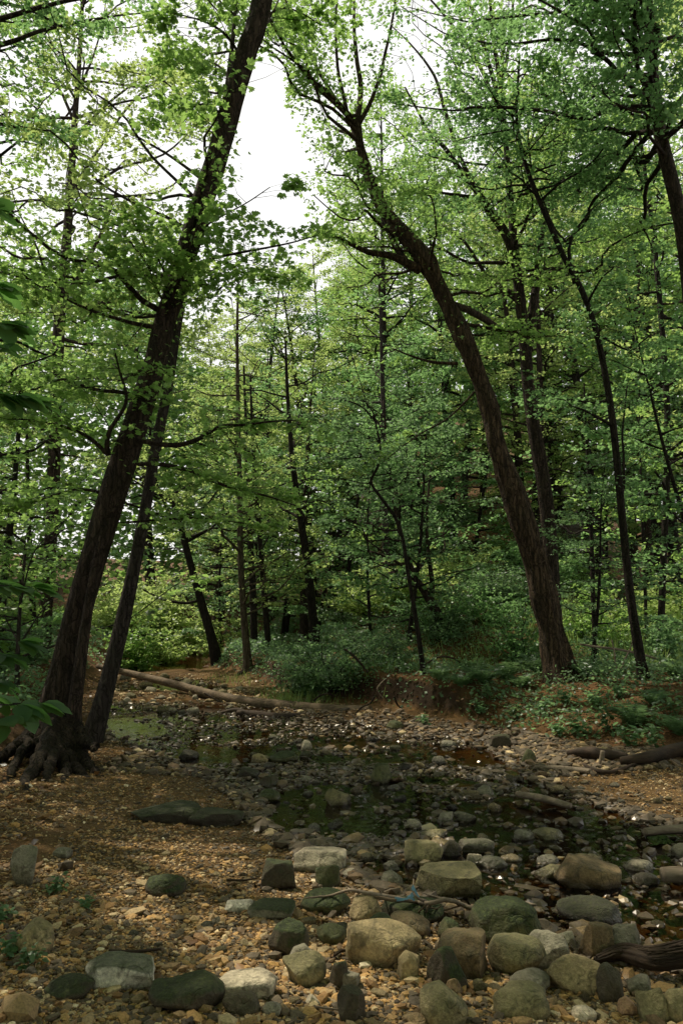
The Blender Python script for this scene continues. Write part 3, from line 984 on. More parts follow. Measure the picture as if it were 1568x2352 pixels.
t4, Q4, q4, Y4 = hand_tree('shaggy_bark_tree', 'big shaggy-barked trunk bowing left over the creek from the right bank',
    [(1290, 1562, 76), (1282, 1530, 68), (1264, 1445, 58), (1248, 1370, 64), (1232, 1295, 54), (1198, 1195, 59), (1165, 1094, 50), (1138, 1019, 41), (1125, 944, 44), (1100, 869, 40), (1070, 793, 44), (1036, 718, 38), (1003, 650, 36), (976, 597, 44), (940, 552, 38), (905, 515, 32), (872, 468, 27), (845, 400, 23), (826, 330, 20), (815, 265, 17)],
    slim=1.0, bark=BARK_S, seed=31, k=30, flare=.45, ridges=10, shag=.022, rough=.07,
    limbs=[dict(p=[(965, 620, 24), (930, 603, 20), (895, 588, 17), (850, 580, 14), (805, 560, 10), (775, 545, 6), (735, 545, 3)], dY=-.5),
           dict(p=[(930, 600, 18), (905, 560, 14), (890, 520, 12), (878, 470, 8)], dY=.2, leaves=False),
           dict(p=[(818, 285, 16), (828, 205, 12), (816, 110, 9), (812, 0, 6), (810, -90, 4)], dY=.3), dict(p=[(830, 345, 14), (800, 270, 12), (765, 220, 10), (720, 140, 8), (670, 40, 6), (640, -50, 4)], dY=.6),
           dict(p=[(700, 100, 7), (672, 85, 5), (640, 70, 3), (612, 40, 2)], dY=.3), dict(p=[(690, 70, 6), (650, 25, 4), (600, -20, 2)], dY=.2), dict(p=[(760, 215, 8), (725, 190, 6), (695, 195, 4), (672, 215, 2)], dY=-.4), dict(p=[(822, 290, 12), (860, 215, 9), (884, 126, 7), (905, 20, 5), (915, -60, 3)], dY=-.4), dict(p=[(800, 270, 10), (775, 150, 7), (772, 40, 5), (780, -50, 3)], dY=-.5),
           dict(p=[(1045, 700, 16), (1090, 720, 16), (1130, 745, 15), (1175, 780, 14)], dY=2.4, leaves=False),
           dict(p=[(1050, 835, 8), (990, 830, 7), (940, 815, 5), (900, 800, 3)], dY=-.3), dict(p=[(1090, 900, 5), (1030, 960, 4), (960, 1000, 3), (880, 1060, 2)], dY=.6)],
    auto=[(.86, 1.0, 20, 1.5, 3.6, -.1, .7, PI * .9, 1.8), (.66, .86, 9, 1.2, 3.0, -.2, .4, PI, 1.5), (.55, .7, 4, 1.0, 2.2, -.2, .3, 0, .9)],
    fol=dict(n_sub=14, sub_len=1.0, n_leaf=44, size=.074, tint0=.5, up=.5), leaf=LEAF, epi=(.55, .8, 120, .08, .15))
LM_TREES.append((1240, 'shaggy bowed right trunk'))

t5, *_ = hand_tree('forked_tree', 'tall dark trunk close behind the shaggy bowed one, forking into fan limbs',
    [(1276, 1500, 50), (1268, 1350, 47), (1258, 1200, 46), (1243, 1080, 44), (1225, 980, 42), (1212, 880, 39), (1204, 780, 37), (1195, 700, 34), (1188, 640, 30), (1180, 560, 26), (1172, 470, 22), (1165, 380, 19), (1158, 290, 16), (1150, 200, 13)],
    Y0=14.5, slim=.74, bark=BARK, seed=41, k=18, flare=.35,
    limbs=[dict(p=[(1212, 800, 24), (1222, 715, 22), (1232, 640, 19), (1240, 560, 14), (1262, 460, 9), (1290, 350, 6), (1300, 250, 3)], dY=.5),
           dict(p=[(1192, 690, 18), (1150, 660, 15), (1120, 640, 10), (1070, 560, 7), (1020, 520, 4)], dY=.6),
           dict(p=[(1182, 590, 24), (1156, 529, 22), (1128, 490, 20), (1105, 453, 18), (1060, 393, 14), (1020, 340, 10), (980, 295, 7), (930, 200, 4)], dY=-.6),
           dict(p=[(1120, 480, 14), (1065, 380, 11), (1020, 252, 9), (1000, 180, 7), (950, 110, 4), (900, 60, 2)], dY=.8),
           dict(p=[(1105, 455, 10), (1060, 450, 8), (1000, 440, 5), (960, 430, 3)], dY=-1),
           dict(p=[(1155, 260, 13), (1120, 140, 10), (1085, 30, 7), (1060, -60, 5)], dY=.4), dict(p=[(1152, 215, 11), (1135, 110, 9), (1125, 0, 7), (1115, -80, 4)], dY=-.3),
           dict(p=[(1158, 290, 11), (1105, 160, 8), (1040, 60, 6), (980, -10, 4)], dY=.9), dict(p=[(1150, 200, 10), (1170, 90, 7), (1180, -30, 5)], dY=.5)],
    auto=[(.60, 1.0, 22, 1.8, 4.0, -.15, .6, 0, PI)], fol=dict(n_sub=13, sub_len=1.1, n_leaf=40, size=.086, tint0=.5, up=.55), leaf=LEAF)
LM_TREES.append((1262, 'forked trunk behind the shaggy one'))

t7, *_ = hand_tree('curved_slim_tree', 'slim dark trunk curving up and left at the right side of the bank',
    [(1476, 1560, 30), (1464, 1480, 28), (1449, 1390, 27), (1437, 1280, 24), (1424, 1150, 23), (1413, 1030, 22), (1402, 940, 21), (1387, 850, 20), (1365, 750, 18), (1334, 665, 18), (1294, 590, 17), (1259, 510, 16), (1227, 435, 14), (1201, 360, 12), (1186, 280, 10), (1188, 200, 8), (1192, 130, 6)],
    slim=.76, bark=BARK_D, seed=51, k=16, flare=.5,
    limbs=[dict(p=[(1318, 650, 9), (1308, 600, 9), (1306, 560, 8), (1335, 510, 6), (1370, 470, 4), (1420, 430, 2)], dY=.3), dict(p=[(1306, 565, 6), (1270, 520, 5), (1240, 440, 3)], dY=.5),
           dict(p=[(1420, 1180, 9), (1432, 1100, 7), (1428, 1000, 5), (1440, 880, 3)], dY=.4)],
    auto=[(.74, 1.0, 28, 1.0, 2.8, -.1, .5, 0, PI), (.35, .6, 5, .8, 1.7, -.1, .4, 0, PI)], fol=dict(n_sub=11, sub_len=.85, n_leaf=38, size=.070, tint0=.42, up=.5), leaf=LEAF_B)
LM_TREES.append((1425, 'slim curved right trunk'))

t8, *_ = hand_tree('tree', 'thick dark trunk leaving the picture at the upper right edge',
    [(1640, 1600, 60), (1630, 1300, 52), (1612, 1000, 46), (1592, 760, 42), (1576, 600, 39), (1556, 480, 36), (1532, 380, 35), (1512, 290, 33), (1500, 180, 28), (1492, 60, 22)],
    Y0=11.0, bark=BARK, seed=61, k=18, extend=(4, .05),
    auto=[(.60, .98, 42, 1.6, 4.4, -.25, .4, PI, 1.9), (.8, 1, 12, 1.5, 4, 0, .8, 0, PI)], fol=dict(n_sub=13, sub_len=1.05, n_leaf=46, size=.084, tint0=.44, up=.5), leaf=LEAF_B, tpl=T_LITE)
LM_TREES.append((1540, 'thick trunk at the upper right edge'))

t9, *_ = hand_tree('slender_tree', 'straight slender trunk standing right of the slim curved one',
    [(1516, 1500, 17), (1518, 1400, 17), (1526, 1200, 17), (1532, 1000, 16), (1524, 820, 15), (1510, 650, 13), (1494, 500, 11), (1478, 380, 9), (1462, 260, 6)],
    Y0=16.5, bark=BARK_D, seed=71, k=12,
    auto=[(.35, 1, 26, 1.4, 3.4, -.1, .5, 0, PI)], fol=dict(n_sub=10, sub_len=1.0, n_leaf=30, size=.105, tint0=.5), leaf=LEAF)
LM_TREES.append((1520, 'straight slender right trunk'))

t10, Q10, q10, Y10 = hand_tree('young_tree', 'slim pale sunlit trunk standing on roots above the far bank',
    [(571, 1545, 22), (566, 1480, 19), (559, 1400, 17), (553, 1290, 16), (551, 1180, 14), (549, 1050, 12), (546, 900, 10), (545, 740, 7), (548, 640, 4)],
    bark=BARK_L, seed=81, k=14, flare=.6,
    auto=[(.30, 1, 30, 1.2, 3.0, -.1, .6, 0, PI)], fol=dict(n_sub=10, sub_len=.9, n_leaf=30, size=.092, tint0=.55), leaf=LEAF_Y)
LM_TREES.append((560, 'slim pale trunk'))
b10 = np.array(t10.location)
for k_, (dx, dyp) in enumerate([(-55, 40), (-38, 50), (-20, 48), (5, 42), (30, 30), (-45, 22)]):
    P = np.array([b10 + [0, -.03, .12], b10 + [dx * .004, -.15, .06], at(571 + dx * .7, 1548 + dyp * .5, Y10 - .35), at(571 + dx, 1545 + dyp, Y10 - .5)])
    Q = catmull(P, 16)
    V, F = tubes((Q - b10)[None], np.linspace(.035, .012, 16)[None], 6)
    mb = MB(); mb.add(V, [F]); mb.build('root', ROOT, t10)

t11, *_ = hand_tree('tree', 'dark trunk leaning left at the far bend of the creek',
    [(494, 1500, 26), (482, 1450, 24), (464, 1390, 22), (446, 1325, 19), (428, 1260, 17), (412, 1200, 14), (392, 1150, 12), (365, 1130, 11), (352, 1070, 9), (345, 980, 7), (350, 880, 5)],
    Y0=24, bark=BARK_D, seed=91, k=12,
    limbs=[dict(p=[(470, 1375, 7), (430, 1385, 7), (380, 1378, 6), (330, 1355, 4), (300, 1345, 2)], dY=-.5)],
    auto=[(.4, 1, 22, 2, 4.4, -.1, .6, 0, PI)], fol=dict(n_sub=9, sub_len=1.2, n_leaf=26, size=.125, tint0=.55), leaf=LEAF_Y)
LM_TREES.append((465, 'dark leaning far-bend trunk'))

t12, *_ = hand_tree('crooked_sapling', 'thin crooked black stem zigzagging upward at mid bank',
    [(972, 1548, 13), (962, 1470, 12), (948, 1380, 11), (934, 1300, 10), (924, 1235, 9), (905, 1185, 8), (872, 1140, 8), (852, 1106, 7), (868, 1070, 7), (873, 1030, 6), (866, 990, 5), (857, 950, 4), (840, 925, 3)],
    bark=BARK_D, seed=101, k=10, flare=.3, ridges=0,
    limbs=[dict(p=[(860, 965, 4), (830, 935, 4), (790, 920, 3), (740, 915, 2)], dY=.3), dict(p=[(872, 1050, 4), (830, 1050, 3), (780, 1055, 2)], dY=-.4)],
    auto=[(.55, 1, 16, .6, 1.6, -.1, .5, 0, PI)], fol=dict(n_sub=8, sub_len=.7, n_leaf=24, size=.072, tint0=.42), leaf=LEAF_U, tpl=T_KITE)
LM_TREES.append((940, 'thin crooked black stem'))

t13, *_ = hand_tree('forked_tree', 'dark forked trunk leaning left in the shade behind the crooked stem',
    [(1032, 1500, 28), (1016, 1440, 26), (996, 1395, 25), (975, 1360, 20), (950, 1320, 17), (925, 1250, 14), (905, 1150, 11), (890, 1040, 8), (880, 920, 5)], Y0=17.5, bark=BARK, seed=111, k=12,
    limbs=[dict(p=[(990, 1392, 14), (992, 1340, 12), (984, 1280, 9), (980, 1180, 6), (990, 1060, 3)], dY=.3)],
    auto=[(.45, 1, 22, 1.2, 3.2, -.1, .6, 0, PI)], fol=dict(n_sub=9, sub_len=.95, n_leaf=28, size=.098, tint0=.45), leaf=LEAF_B, tpl=T_KITE)
LM_TREES.append((1010, 'dark forked mid trunk'))

for q, (lab, path, Y0, sd_) in enumerate([
    ('dark trunk right of the slim pale one, in deep shade', [(618, 1500, 16), (608, 1380, 15), (600, 1280, 13), (590, 1150, 11), (580, 1000, 8), (575, 860, 5)], 22, 121),
    ('straight dark trunk just behind the slim pale one', [(584, 1500, 19), (582, 1400, 18), (578, 1300, 17), (570, 1150, 13), (565, 980, 8), (560, 840, 5)], 24, 122),
    ('dark trunk in the middle of the picture leaning left above the rounded shrub', [(722, 1470, 24), (715, 1380, 23), (704, 1280, 21), (690, 1190, 18), (672, 1060, 14), (660, 900, 9), (655, 760, 5)], 20, 123),
    ('pair-like thin stem at the left beside the tall slender trunk', [(82, 1480, 18), (76, 1400, 16), (70, 1280, 14), (66, 1150, 11), (62, 980, 7)], 17, 124),
    ('leaning trunk at the left picture edge behind the near leaves', [(-6, 1500, 24), (6, 1380, 22), (18, 1260, 20), (32, 1130, 15), (44, 980, 10), (50, 820, 6)], 15, 125),
    ('thin upright stem between the shaggy trunk and the slim curved one', [(1368, 1510, 13), (1362, 1400, 12), (1358, 1260, 11), (1352, 1120, 9), (1345, 1000, 7), (1340, 880, 4)], 15.5, 126),
    ('very thin stem between the slim curved trunk and the straight slender one', [(1484, 1500, 9), (1482, 1400, 9), (1476, 1250, 8), (1470, 1080, 5), (1466, 900, 3)], 18, 127),
    ('upright grey trunk half hidden in leaves left of the shaggy trunk', [(888, 1500, 20), (886, 1300, 19), (882, 1100, 17), (880, 960, 14), (876, 820, 9), (872, 700, 5)], 23, 128),
    ('slight sunlit stem in front of the left far bank', [(40, 1590, 12), (42, 1480, 11), (48, 1380, 9), (60, 1260, 6)], 11, 129)]):
    hand_tree('slender_tree' if q != 8 else 'sapling', lab, path, Y0=Y0, bark=BARK_D if q not in (7, 8) else BARK_G, seed=sd_, k=10, flare=.35, ridges=0,
              auto=[(.42, 1, 16, 1.2, 3.2, -.1, .6, 0, PI)], fol=dict(n_sub=8, sub_len=1.0, n_leaf=26, size=.10, tint0=.48), leaf=LEAF_B if q % 2 else LEAF, tpl=T_KITE)
    LM_TREES.append((path[2][0], ['dark trunk right of the pale one', 'straight dark trunk behind the pale one', 'mid-picture leaning trunk', 'thin left stem', 'left-edge leaning trunk', 'thin upright right stem', 'very thin right stem', 'half-hidden grey trunk', 'slight left stem'][q]))

# tree rooted outside the left edge whose dark branches hang in at the upper left
hand_tree('overhanging_tree', 'dark leafy branches hanging in at the upper left corner',
          [(-420, 1700, 95), (-400, 1300, 88), (-370, 900, 80), (-330, 500, 72), (-290, 200, 62), (-250, -50, 50)], Y0=7.5, bark=BARK, seed=131, k=16, extend=(3, .06),
          limbs=[dict(p=[(-280, 240, 24), (-120, 150, 16), (40, 90, 10), (180, 50, 6), (330, 30, 3)], dY=1.6), dict(p=[(-290, 200, 20), (-100, 250, 12), (20, 290, 8), (120, 300, 4)], dY=2.2), dict(p=[(-270, 120, 20), (-60, 60, 14), (120, 10, 9), (300, -20, 5), (420, -30, 3)], dY=1.0), dict(p=[(-260, 60, 18), (-80, 10, 10), (60, 20, 7), (200, 100, 4)], dY=1.4)],
          auto=[(.75, 1, 18, 2, 4, 0, .7, 0, PI)], fol=dict(n_sub=14, sub_len=.9, n_leaf=44, size=.070, tint0=.25, up=.45), leaf=LEAF_B, tpl=T_LITE)

# ------------------------------------------------------------------ background forest: a few grown kinds, copied one by one
def grown_tree(name, seed, H, r0, cb, crad, nl, leaf, bark, n_sub, n_leaf, size, lean=.05, tpl=T_KITE, tint0=.5, el=(-.1, .6), sub=1.1):
    T = Tree(seed)
    rg = T.rg
    m = 26
    t = np.linspace(0, 1, m)
    ln = rg.normal(0, lean, 2)
    Q = np.stack([ln[0] * H * t ** 1.5 + .10 * np.sin(t * 5 + seed), ln[1] * H * t ** 1.5 + .10 * np.cos(t * 4 + seed), H * t], -1)
    q = r0 * (1 - .9 * t ** 1.1)
    root = empty(name)
    V, F = trunk_tube(Q, q, 10, .05, .45, seed)
    mbt = MB(); mbt.add(V, [F])
    for j in range(nl):
        tt = cb + (.99 - cb) * (j + rg.random()) / nl
        u = tt * (m - 1)
        b = Q[int(u)]
        rel = (tt - cb) / (1 - cb)
        prof = math.sin(PI * min(1, .22 + .75 * rel)) ** .8
        Lb = crad * prof * rg.uniform(.6, 1.15)
        p = T.limb_auto(b, j * 2.4 + rg.uniform(-.4, .4), el[0] + (el[1] - el[0]) * rel + rg.uniform(-.15, .25), Lb, q[int(u)] * .45 + .008, wob=.06)
        T.wood_limb(p, T.limbs[-1][1], 5)
    mbt.V += T.wood.V
    for f, mi in T.wood.F: mbt.F.append((f + mbt.n, 0))
    mbt.T += T.wood.T; mbt.n += T.wood.n
    mbt.build('trunk', bark, root)
    T.foliage(T.limbs, n_sub, sub, int(n_leaf * 1.2), size, tpl, tint0=tint0, gaps=False, up=.55, tintv=.27)
    T.crown.build('crown', [leaf, BARK_D], root, smooth=False)
    return root


def copy_tree(o):
    c_ = o.copy(); COL.objects.link(c_)
    for ch in list(o.children):
        d = ch.copy(); COL.objects.link(d); d.parent = c_
    return c_


big = [grown_tree('forest_tree', 200 + i, H, r, cb, cr, nl, lf, bk, ns, nlf, sz, tint0=t0) for i, (H, r, cb, cr, nl, lf, bk, ns, nlf, sz, t0) in enumerate([
    (18, .20, .22, 3.6, 40, LEAF, BARK, 11, 31, .115, .55), (18, .17, .15, 3.2, 42, LEAF_Y, BARK_G, 11, 31, .115, .5), (18, .24, .30, 4.2, 38, LEAF_B, BARK_D, 12, 33, .115, .5),
    (18, .15, .12, 2.9, 44, LEAF, BARK_D, 10, 31, .11, .45), (18, .19, .18, 3.6, 40, LEAF_Y, BARK, 11, 31, .115, .6)])]
under = [grown_tree('understory_tree', 230 + i, 6, .055, .12, cr, nl, lf, BARK_D, 10, 34, sz, tint0=t0, lean=.1, el=(-.05, .35), sub=.85) for i, (cr, nl, lf, sz, t0) in enumerate([
    (2.1, 22, LEAF_U, .082, .5), (2.4, 20, LEAF_B, .086, .5), (1.8, 24, LEAF_U, .080, .4), (2.2, 20, LEAF_Y, .086, .55)])]

used_labels = set()


def describe(px, cands, kind_words, lms):
    """a label by the nearest landmarks; unused combinations first"""
    near = sorted(lms, key=lambda a: abs(a[0] - px))
    for kw in kind_words:
        for lpx, nm in near[:7]:
            dd = px - lpx
            ad = abs(dd)
            rel = ('directly behind' if ad < 14 else 'close behind and just left of' if -45 < dd < 0 else 'close behind and just right of' if 0 < dd < 45 else 'a little left of' if -110 < dd < 0 else 'a little right of' if 0 < dd < 110 else 'well left of' if dd < 0 else 'well right of')
            for c_ in cands:
                s = f'{kw} {c_} {rel} the {nm}'
                if s not in used_labels and len(s.split()) <= 16:
                    used_labels.add(s)
                    return s
    return None


frg = np.random.default_rng(77)
placed = []


def sky_elev(px):
    """how high the far trees stand above the eye level, by direction"""
    if px < 420: return R(frg.uniform(24, 42))
    if px < 480: return R(frg.uniform(22, 28))
    if px < 740: return R(frg.uniform(20, 25.5))
    if px < 820: return R(frg.uniform(24, 30))
    return R(frg.uniform(28, 46))


for px, y, Ht, v in [(60, 27, 20, 1), (150, 33, 22, 4), (290, 30, 19.5, 1), (250, 31, 20.5, 1), (120, 29, 20, 4), (-140, 12.5, 14, 3), (395, 27, 21, 4), (325, 26, 20.5, 1), (100, 21, 16, 1), (790, 28, 18, 0), (900, 31, 21, 3)]:
    x = (px - CX) / FPX * y; z = tz(x, y)
    placed.append((x, y))
    o = copy_tree(big[v]); s = Ht / 18
    o.location = (x, y, z - .1); o.rotation_euler = (0, 0, frg.uniform(0, 6.28)); o.scale = (s * 1.1, s * 1.1, s)
    tag(o, describe(px, ['tree rising', 'tree standing'], ['high-crowned leafy', 'high-crowned'], LM_TREES), 'tree', 'trees of the background wood')


bands = [(17, 24, 11), (24, 33, 26), (33, 46, 40)]
first_used = set()
for (d0, d1, n) in bands:
    k = 0; tries = 0
    while k < n and tries < 2500:
        tries += 1
        y = frg.uniform(d0, d1)
        px = frg.uniform(-260, 1830)
        x = (px - CX) / FPX * y * 1.0
        if float(sdist(WATER, np.array([x]), np.array([y]))[0]) < 1.0: continue
        if -7.5 < x < -1.5 and 20 < y < 34: continue
        if any((x - a) ** 2 + (y - b) ** 2 < (1.5 + .03 * y) ** 2 for a, b in placed): continue
        if d0 < 20 and 430 < px < 760: continue
        z = tz(x, y)
        Ht = min(frg.uniform(15, 23), math.tan(sky_elev(px)) * y + 1.5 - z)
        if Ht < 7: continue
        tt_ = np.linspace(.25, 1, 8)
        if in_sunbeam(np.array([[x, y, z + Ht * q_] for q_ in tt_])).min() < .8: continue
        crn = 1.9 * min(1.2, Ht / 18)
        hitb = False
        for c_, r_ in zip(*LITP):
            if r_ < .6: continue
            al = (z + Ht * tt_ - c_[2]) / SUNV[2]
            hx = c_[0] + SUNV[0] * al - x; hy = c_[1] + SUNV[1] * al - y
            if np.any((np.hypot(hx, hy) < r_ + crn) & (al > 0)): hitb = True
        if hitb: continue
        placed.append((x, y))
        v = int(frg.integers(len(big)))
        if px < 700 and frg.random() < .55: v = int(frg.choice([1, 4]))
        o = big[v] if v not in first_used else copy_tree(big[v])
        first_used.add(v)
        s = Ht / 18.0
        sx = min(1.25, max(.75, s * frg.uniform(.95, 1.3)))
        o.location = (x, y, z - .1)
        o.rotation_euler = (0, 0, frg.uniform(0, 6.28))
        o.scale = (sx, sx, s)
        lb_ = describe(px, ['tree rising', 'tree standing', 'tree in the wood'], (['tall leafy', 'tall green', 'tall'] if Ht > 16 else ['mid-height leafy', 'mid-height green', 'mid-height']) if y < 33 else ['distant leafy', 'far green', 'remote'], LM_TREES)
        tag(o, lb_ or 'leafy tree in the background wood', 'tree', 'trees of the background wood')
        k += 1
for i, o in enumerate(big):
    if i not in first_used:
        o.location = (30, 40, tz(30, 40)); tag(o, 'tree at the wood edge', 'tree', 'trees of the background wood')

# understory trees with low flat foliage: (px, Y, height, kind)
und = [(690, 18.5, 5.2, 0), (640, 21, 6.5, 3), (760, 16.5, 5.5, 2), (820, 20, 7.0, 1), (905, 16, 6.0, 0), (985, 20, 7.5, 2), (1080, 17.5, 7, 1), (1130, 21, 8, 0), (1330, 17, 6.0, 3), (1400, 20, 7.5, 1), (1475, 15, 5.0, 0),
       (1560, 17.5, 7.0, 3), (1640, 14, 6.5, 1), (1345, 13.4, 3.6, 2), (60, 16, 6.0, 3), (-60, 13, 6.5, 1), (190, 19, 6.5, 3), (330, 25, 7.5, 3), (255, 22, 7, 0), (395, 30, 8, 3), (480, 31, 7.5, 1), (-20, 19, 7.5, 0), (560, 26, 7, 3),
       (840, 25, 8.5, 2), (1190, 18, 5.0, 2), (1250, 23, 8, 1), (1530, 22, 8, 3), (1440, 25, 8.5, 0), (730, 23, 7.5, 1), (1010, 25, 9, 1), (150, 14.5, 4.0, 0), (1600, 20, 9, 0), (870, 14.6, 3.4, 2), (1500, 12.2, 2.6, 0)]
for q in range(46):
    und.append((frg.uniform(-120, 1700) if q < 26 else frg.uniform(420, 1150), frg.uniform(17, 31) if q < 26 else frg.uniform(20, 32), frg.uniform(6, 11), int(frg.choice([0, 1, 1, 2, 3, 3]))))
fu = set()
for px, y, h, v in und:
    x = (px - CX) / FPX * y
    z = tz(x, y)
    hs_ = z + h * np.linspace(.25, 1, 5)
    if any(r_ >= .6 and c_[1] > 8 and np.any((np.hypot(c_[0] + SUNV[0] * (hs_ - c_[2]) / SUNV[2] - x, c_[1] + SUNV[1] * (hs_ - c_[2]) / SUNV[2] - y) < r_ * .5 + .25 * h) & (hs_ > c_[2] + .6)) for c_, r_ in zip(*LITP)):
        if v in fu: continue
        x += 1.6
    o = under[v] if v not in fu else copy_tree(under[v])
    fu.add(v)
    s = h / 6.0
    o.location = (x, y, z - .06); o.rotation_euler = (0, 0, frg.uniform(0, 6.28))
    o.scale = (s * .85 + .15, s * .85 + .15, s)
    lb_ = describe(px, ['understory tree', 'young tree with flat leaf layers'], [['shaded', 'dim'], ['bushy green', 'leafy'], ['dark', 'dark green'], ['light-green', 'sunlit green']][v], LM_TREES)
    tag(o, lb_ or 'young understory tree in the wood', 'young tree', 'understory trees')

# trees that would shade the sunlit clearings for good do not stand there
def clear_beams():
    for o in [o for o in COL.objects if o.parent is None and o.name.split('.')[0] in ('forest_tree', 'understory_tree')]:
        cr = [c_ for c_ in o.children if c_.name.startswith('crown')][0]
        me = cr.data
        V = np.empty(len(me.vertices) * 3, np.float32); me.vertices.foreach_get('co', V)
        V = V.reshape(-1, 3)[::4] * np.array(o.scale)
        a_ = o.rotation_euler[2]
        V = np.stack([V[:, 0] * math.cos(a_) - V[:, 1] * math.sin(a_), V[:, 0] * math.sin(a_) + V[:, 1] * math.cos(a_), V[:, 2]], -1) + np.array(o.location)
        area = .36 * (.115 if o.name.startswith('forest') else .085) ** 2 * o.scale[0]
        for j in range(len(LITP[0]) - 6):
            c_, r_ = LITP[0][j], LITP[1][j]
            if r_ < .38 or c_[1] < 7: continue
            d = V - c_; al = d @ SUNV
            m_ = (al > .7) & (np.linalg.norm(d - al[:, None] * SUNV, axis=1) < r_)
            if m_.sum() * area / (PI * r_ * r_) > (.6 if o.name.startswith('forest') else 1.0):
                kids = list(o.children)
                for k_ in kids: bpy.data.objects.remove(k_)
                bpy.data.objects.remove(o)
                break


for q in range(22):
    px, y = frg.uniform(370, 790), frg.uniform(27, 45)
    x = (px - CX) / FPX * y; z = tz(x, y)
    if any((x - a) ** 2 + (y - b) ** 2 < 4 for a, b in placed): continue
    if float(sdist(WATER, np.array([x]), np.array([y]))[0]) < 1.5: continue
    placed.append((x, y))
    Ht = math.tan(R(frg.uniform(18, 25))) * y + 1.5 - z
    o = copy_tree(big[int(frg.choice([0, 1, 3, 4]))]); s = Ht / 18
    o.location = (x, y, z - .1); o.rotation_euler = (0, 0, frg.uniform(0, 6.28)); o.scale = (s * 1.3, s * 1.3, s)
    tag(o, describe(px, ['tree rising', 'tree standing', 'tree in the wood'], ['bushy-crowned', 'full-crowned', 'leafy far'], LM_TREES) or 'leafy tree in the background wood', 'tree', 'trees of the background wood')


clear_beams()

# the wood beyond, read as one mass
mb = MB()
n = 52000
ang = np.where(frg.random(n) < .4, frg.uniform(-.62, -.08, n), frg.uniform(-.62, .62, n))
dist_ = frg.uniform(50, 62, n)
xx = np.tan(ang) * dist_
zt = terrain(xx, dist_)
pxx = CX + FPX * np.tan(ang)
top = np.interp(pxx, [-500, 300, 430, 720, 800, 2200], [30, 27, 20, 17, 24, 27]) * (1 + .22 * fbm(np.stack([xx * .25, dist_ * .2, xx * 0], -1), 8))
hh = frg.random(n) ** .8 * np.maximum(4, top - zt)
P = np.stack([xx, dist_, zt + hh], -1)
add_leaves(mb, T_LITE, P, np.array([0, -.35, .8]) + frg.normal(0, .5, (n, 3)), frg.normal(0, 1, (n, 3)), frg.uniform(.3, .75, n), .45 + .3 * fbm(P * .35, 4) + frg.normal(0, .15, n))
n = 34000  # unseen leaf clumps added behind the camera to cut the sky light
ang = frg.uniform(-PI, PI, n)
rr_b = frg.uniform(8, 19, n)
xb, yb = np.sin(ang) * rr_b, -np.abs(np.cos(ang)) * rr_b * .9 - 1.0
zb = frg.random(n) ** .75 * 17
ov = frg.random(n) < .42          # unseen leaf clumps overhead, added to dim the sky
xb = np.where(ov, frg.uniform(-9, 9, n), xb); yb = np.where(ov, frg.uniform(-9, 2.0, n), yb); zb = np.where(ov, frg.uniform(9, 15, n) , zb)
P = np.stack([xb, yb, zb], -1)
kp = (fbm(P * .45, 12) > -.3) & (in_sunbeam(P) > 1) & (proj(P)[2] < 0)
P = P[kp]; n = len(P)
add_leaves(mb, T_LITE, P, np.array([0, 0, .8]) + frg.normal(0, .5, (n, 3)), frg.normal(0, 1, (n, 3)), frg.uniform(.3, .6, n), .45 + frg.normal(0, .15, n))
n = 42000  # out-of-view leaf clumps added at both sides to shade and dapple the foreground
yb = frg.uniform(-4, 11, n); sd_ = np.where(frg.random(n) < .72, -1, 1)
xb = sd_ * (.47 * np.maximum(yb, 0) + .6 + frg.uniform(0, 10, n))
P = np.stack([xb, yb, frg.uniform(5.5, 16, n)], -1)
kp = (fbm(P * .5, 14) > -.05) & (in_sunbeam(P) > 1)
P = P[kp]; n = len(P)
add_leaves(mb, T_KITE, P, np.array([0, 0, .8]) + frg.normal(0, .5, (n, 3)), frg.normal(0, 1, (n, 3)), frg.uniform(.12, .26, n), .45 + frg.normal(0, .15, n))
o = mb.build('woods_and_shade_leaves', LEAF, smooth=False)
tag(o, 'far green wood behind the trees, with unseen leaf masses added for shade', 'woods', kind='stuff')

# ------------------------------------------------------------------ stones
_ico = {}


def ico(sub):
    if sub in _ico: return _ico[sub]
    import bmesh
    bm = bmesh.new()
    bmesh.ops.create_icosphere(bm, subdivisions=sub, radius=1)
    bm.verts.ensure_lookup_table()
    V = np.array([v.co[:] for v in bm.verts]); F = np.array([[v.index for v in f.verts] for f in bm.faces])
    bm.free()
    _ico[sub] = (V, F)
    return _ico[sub]


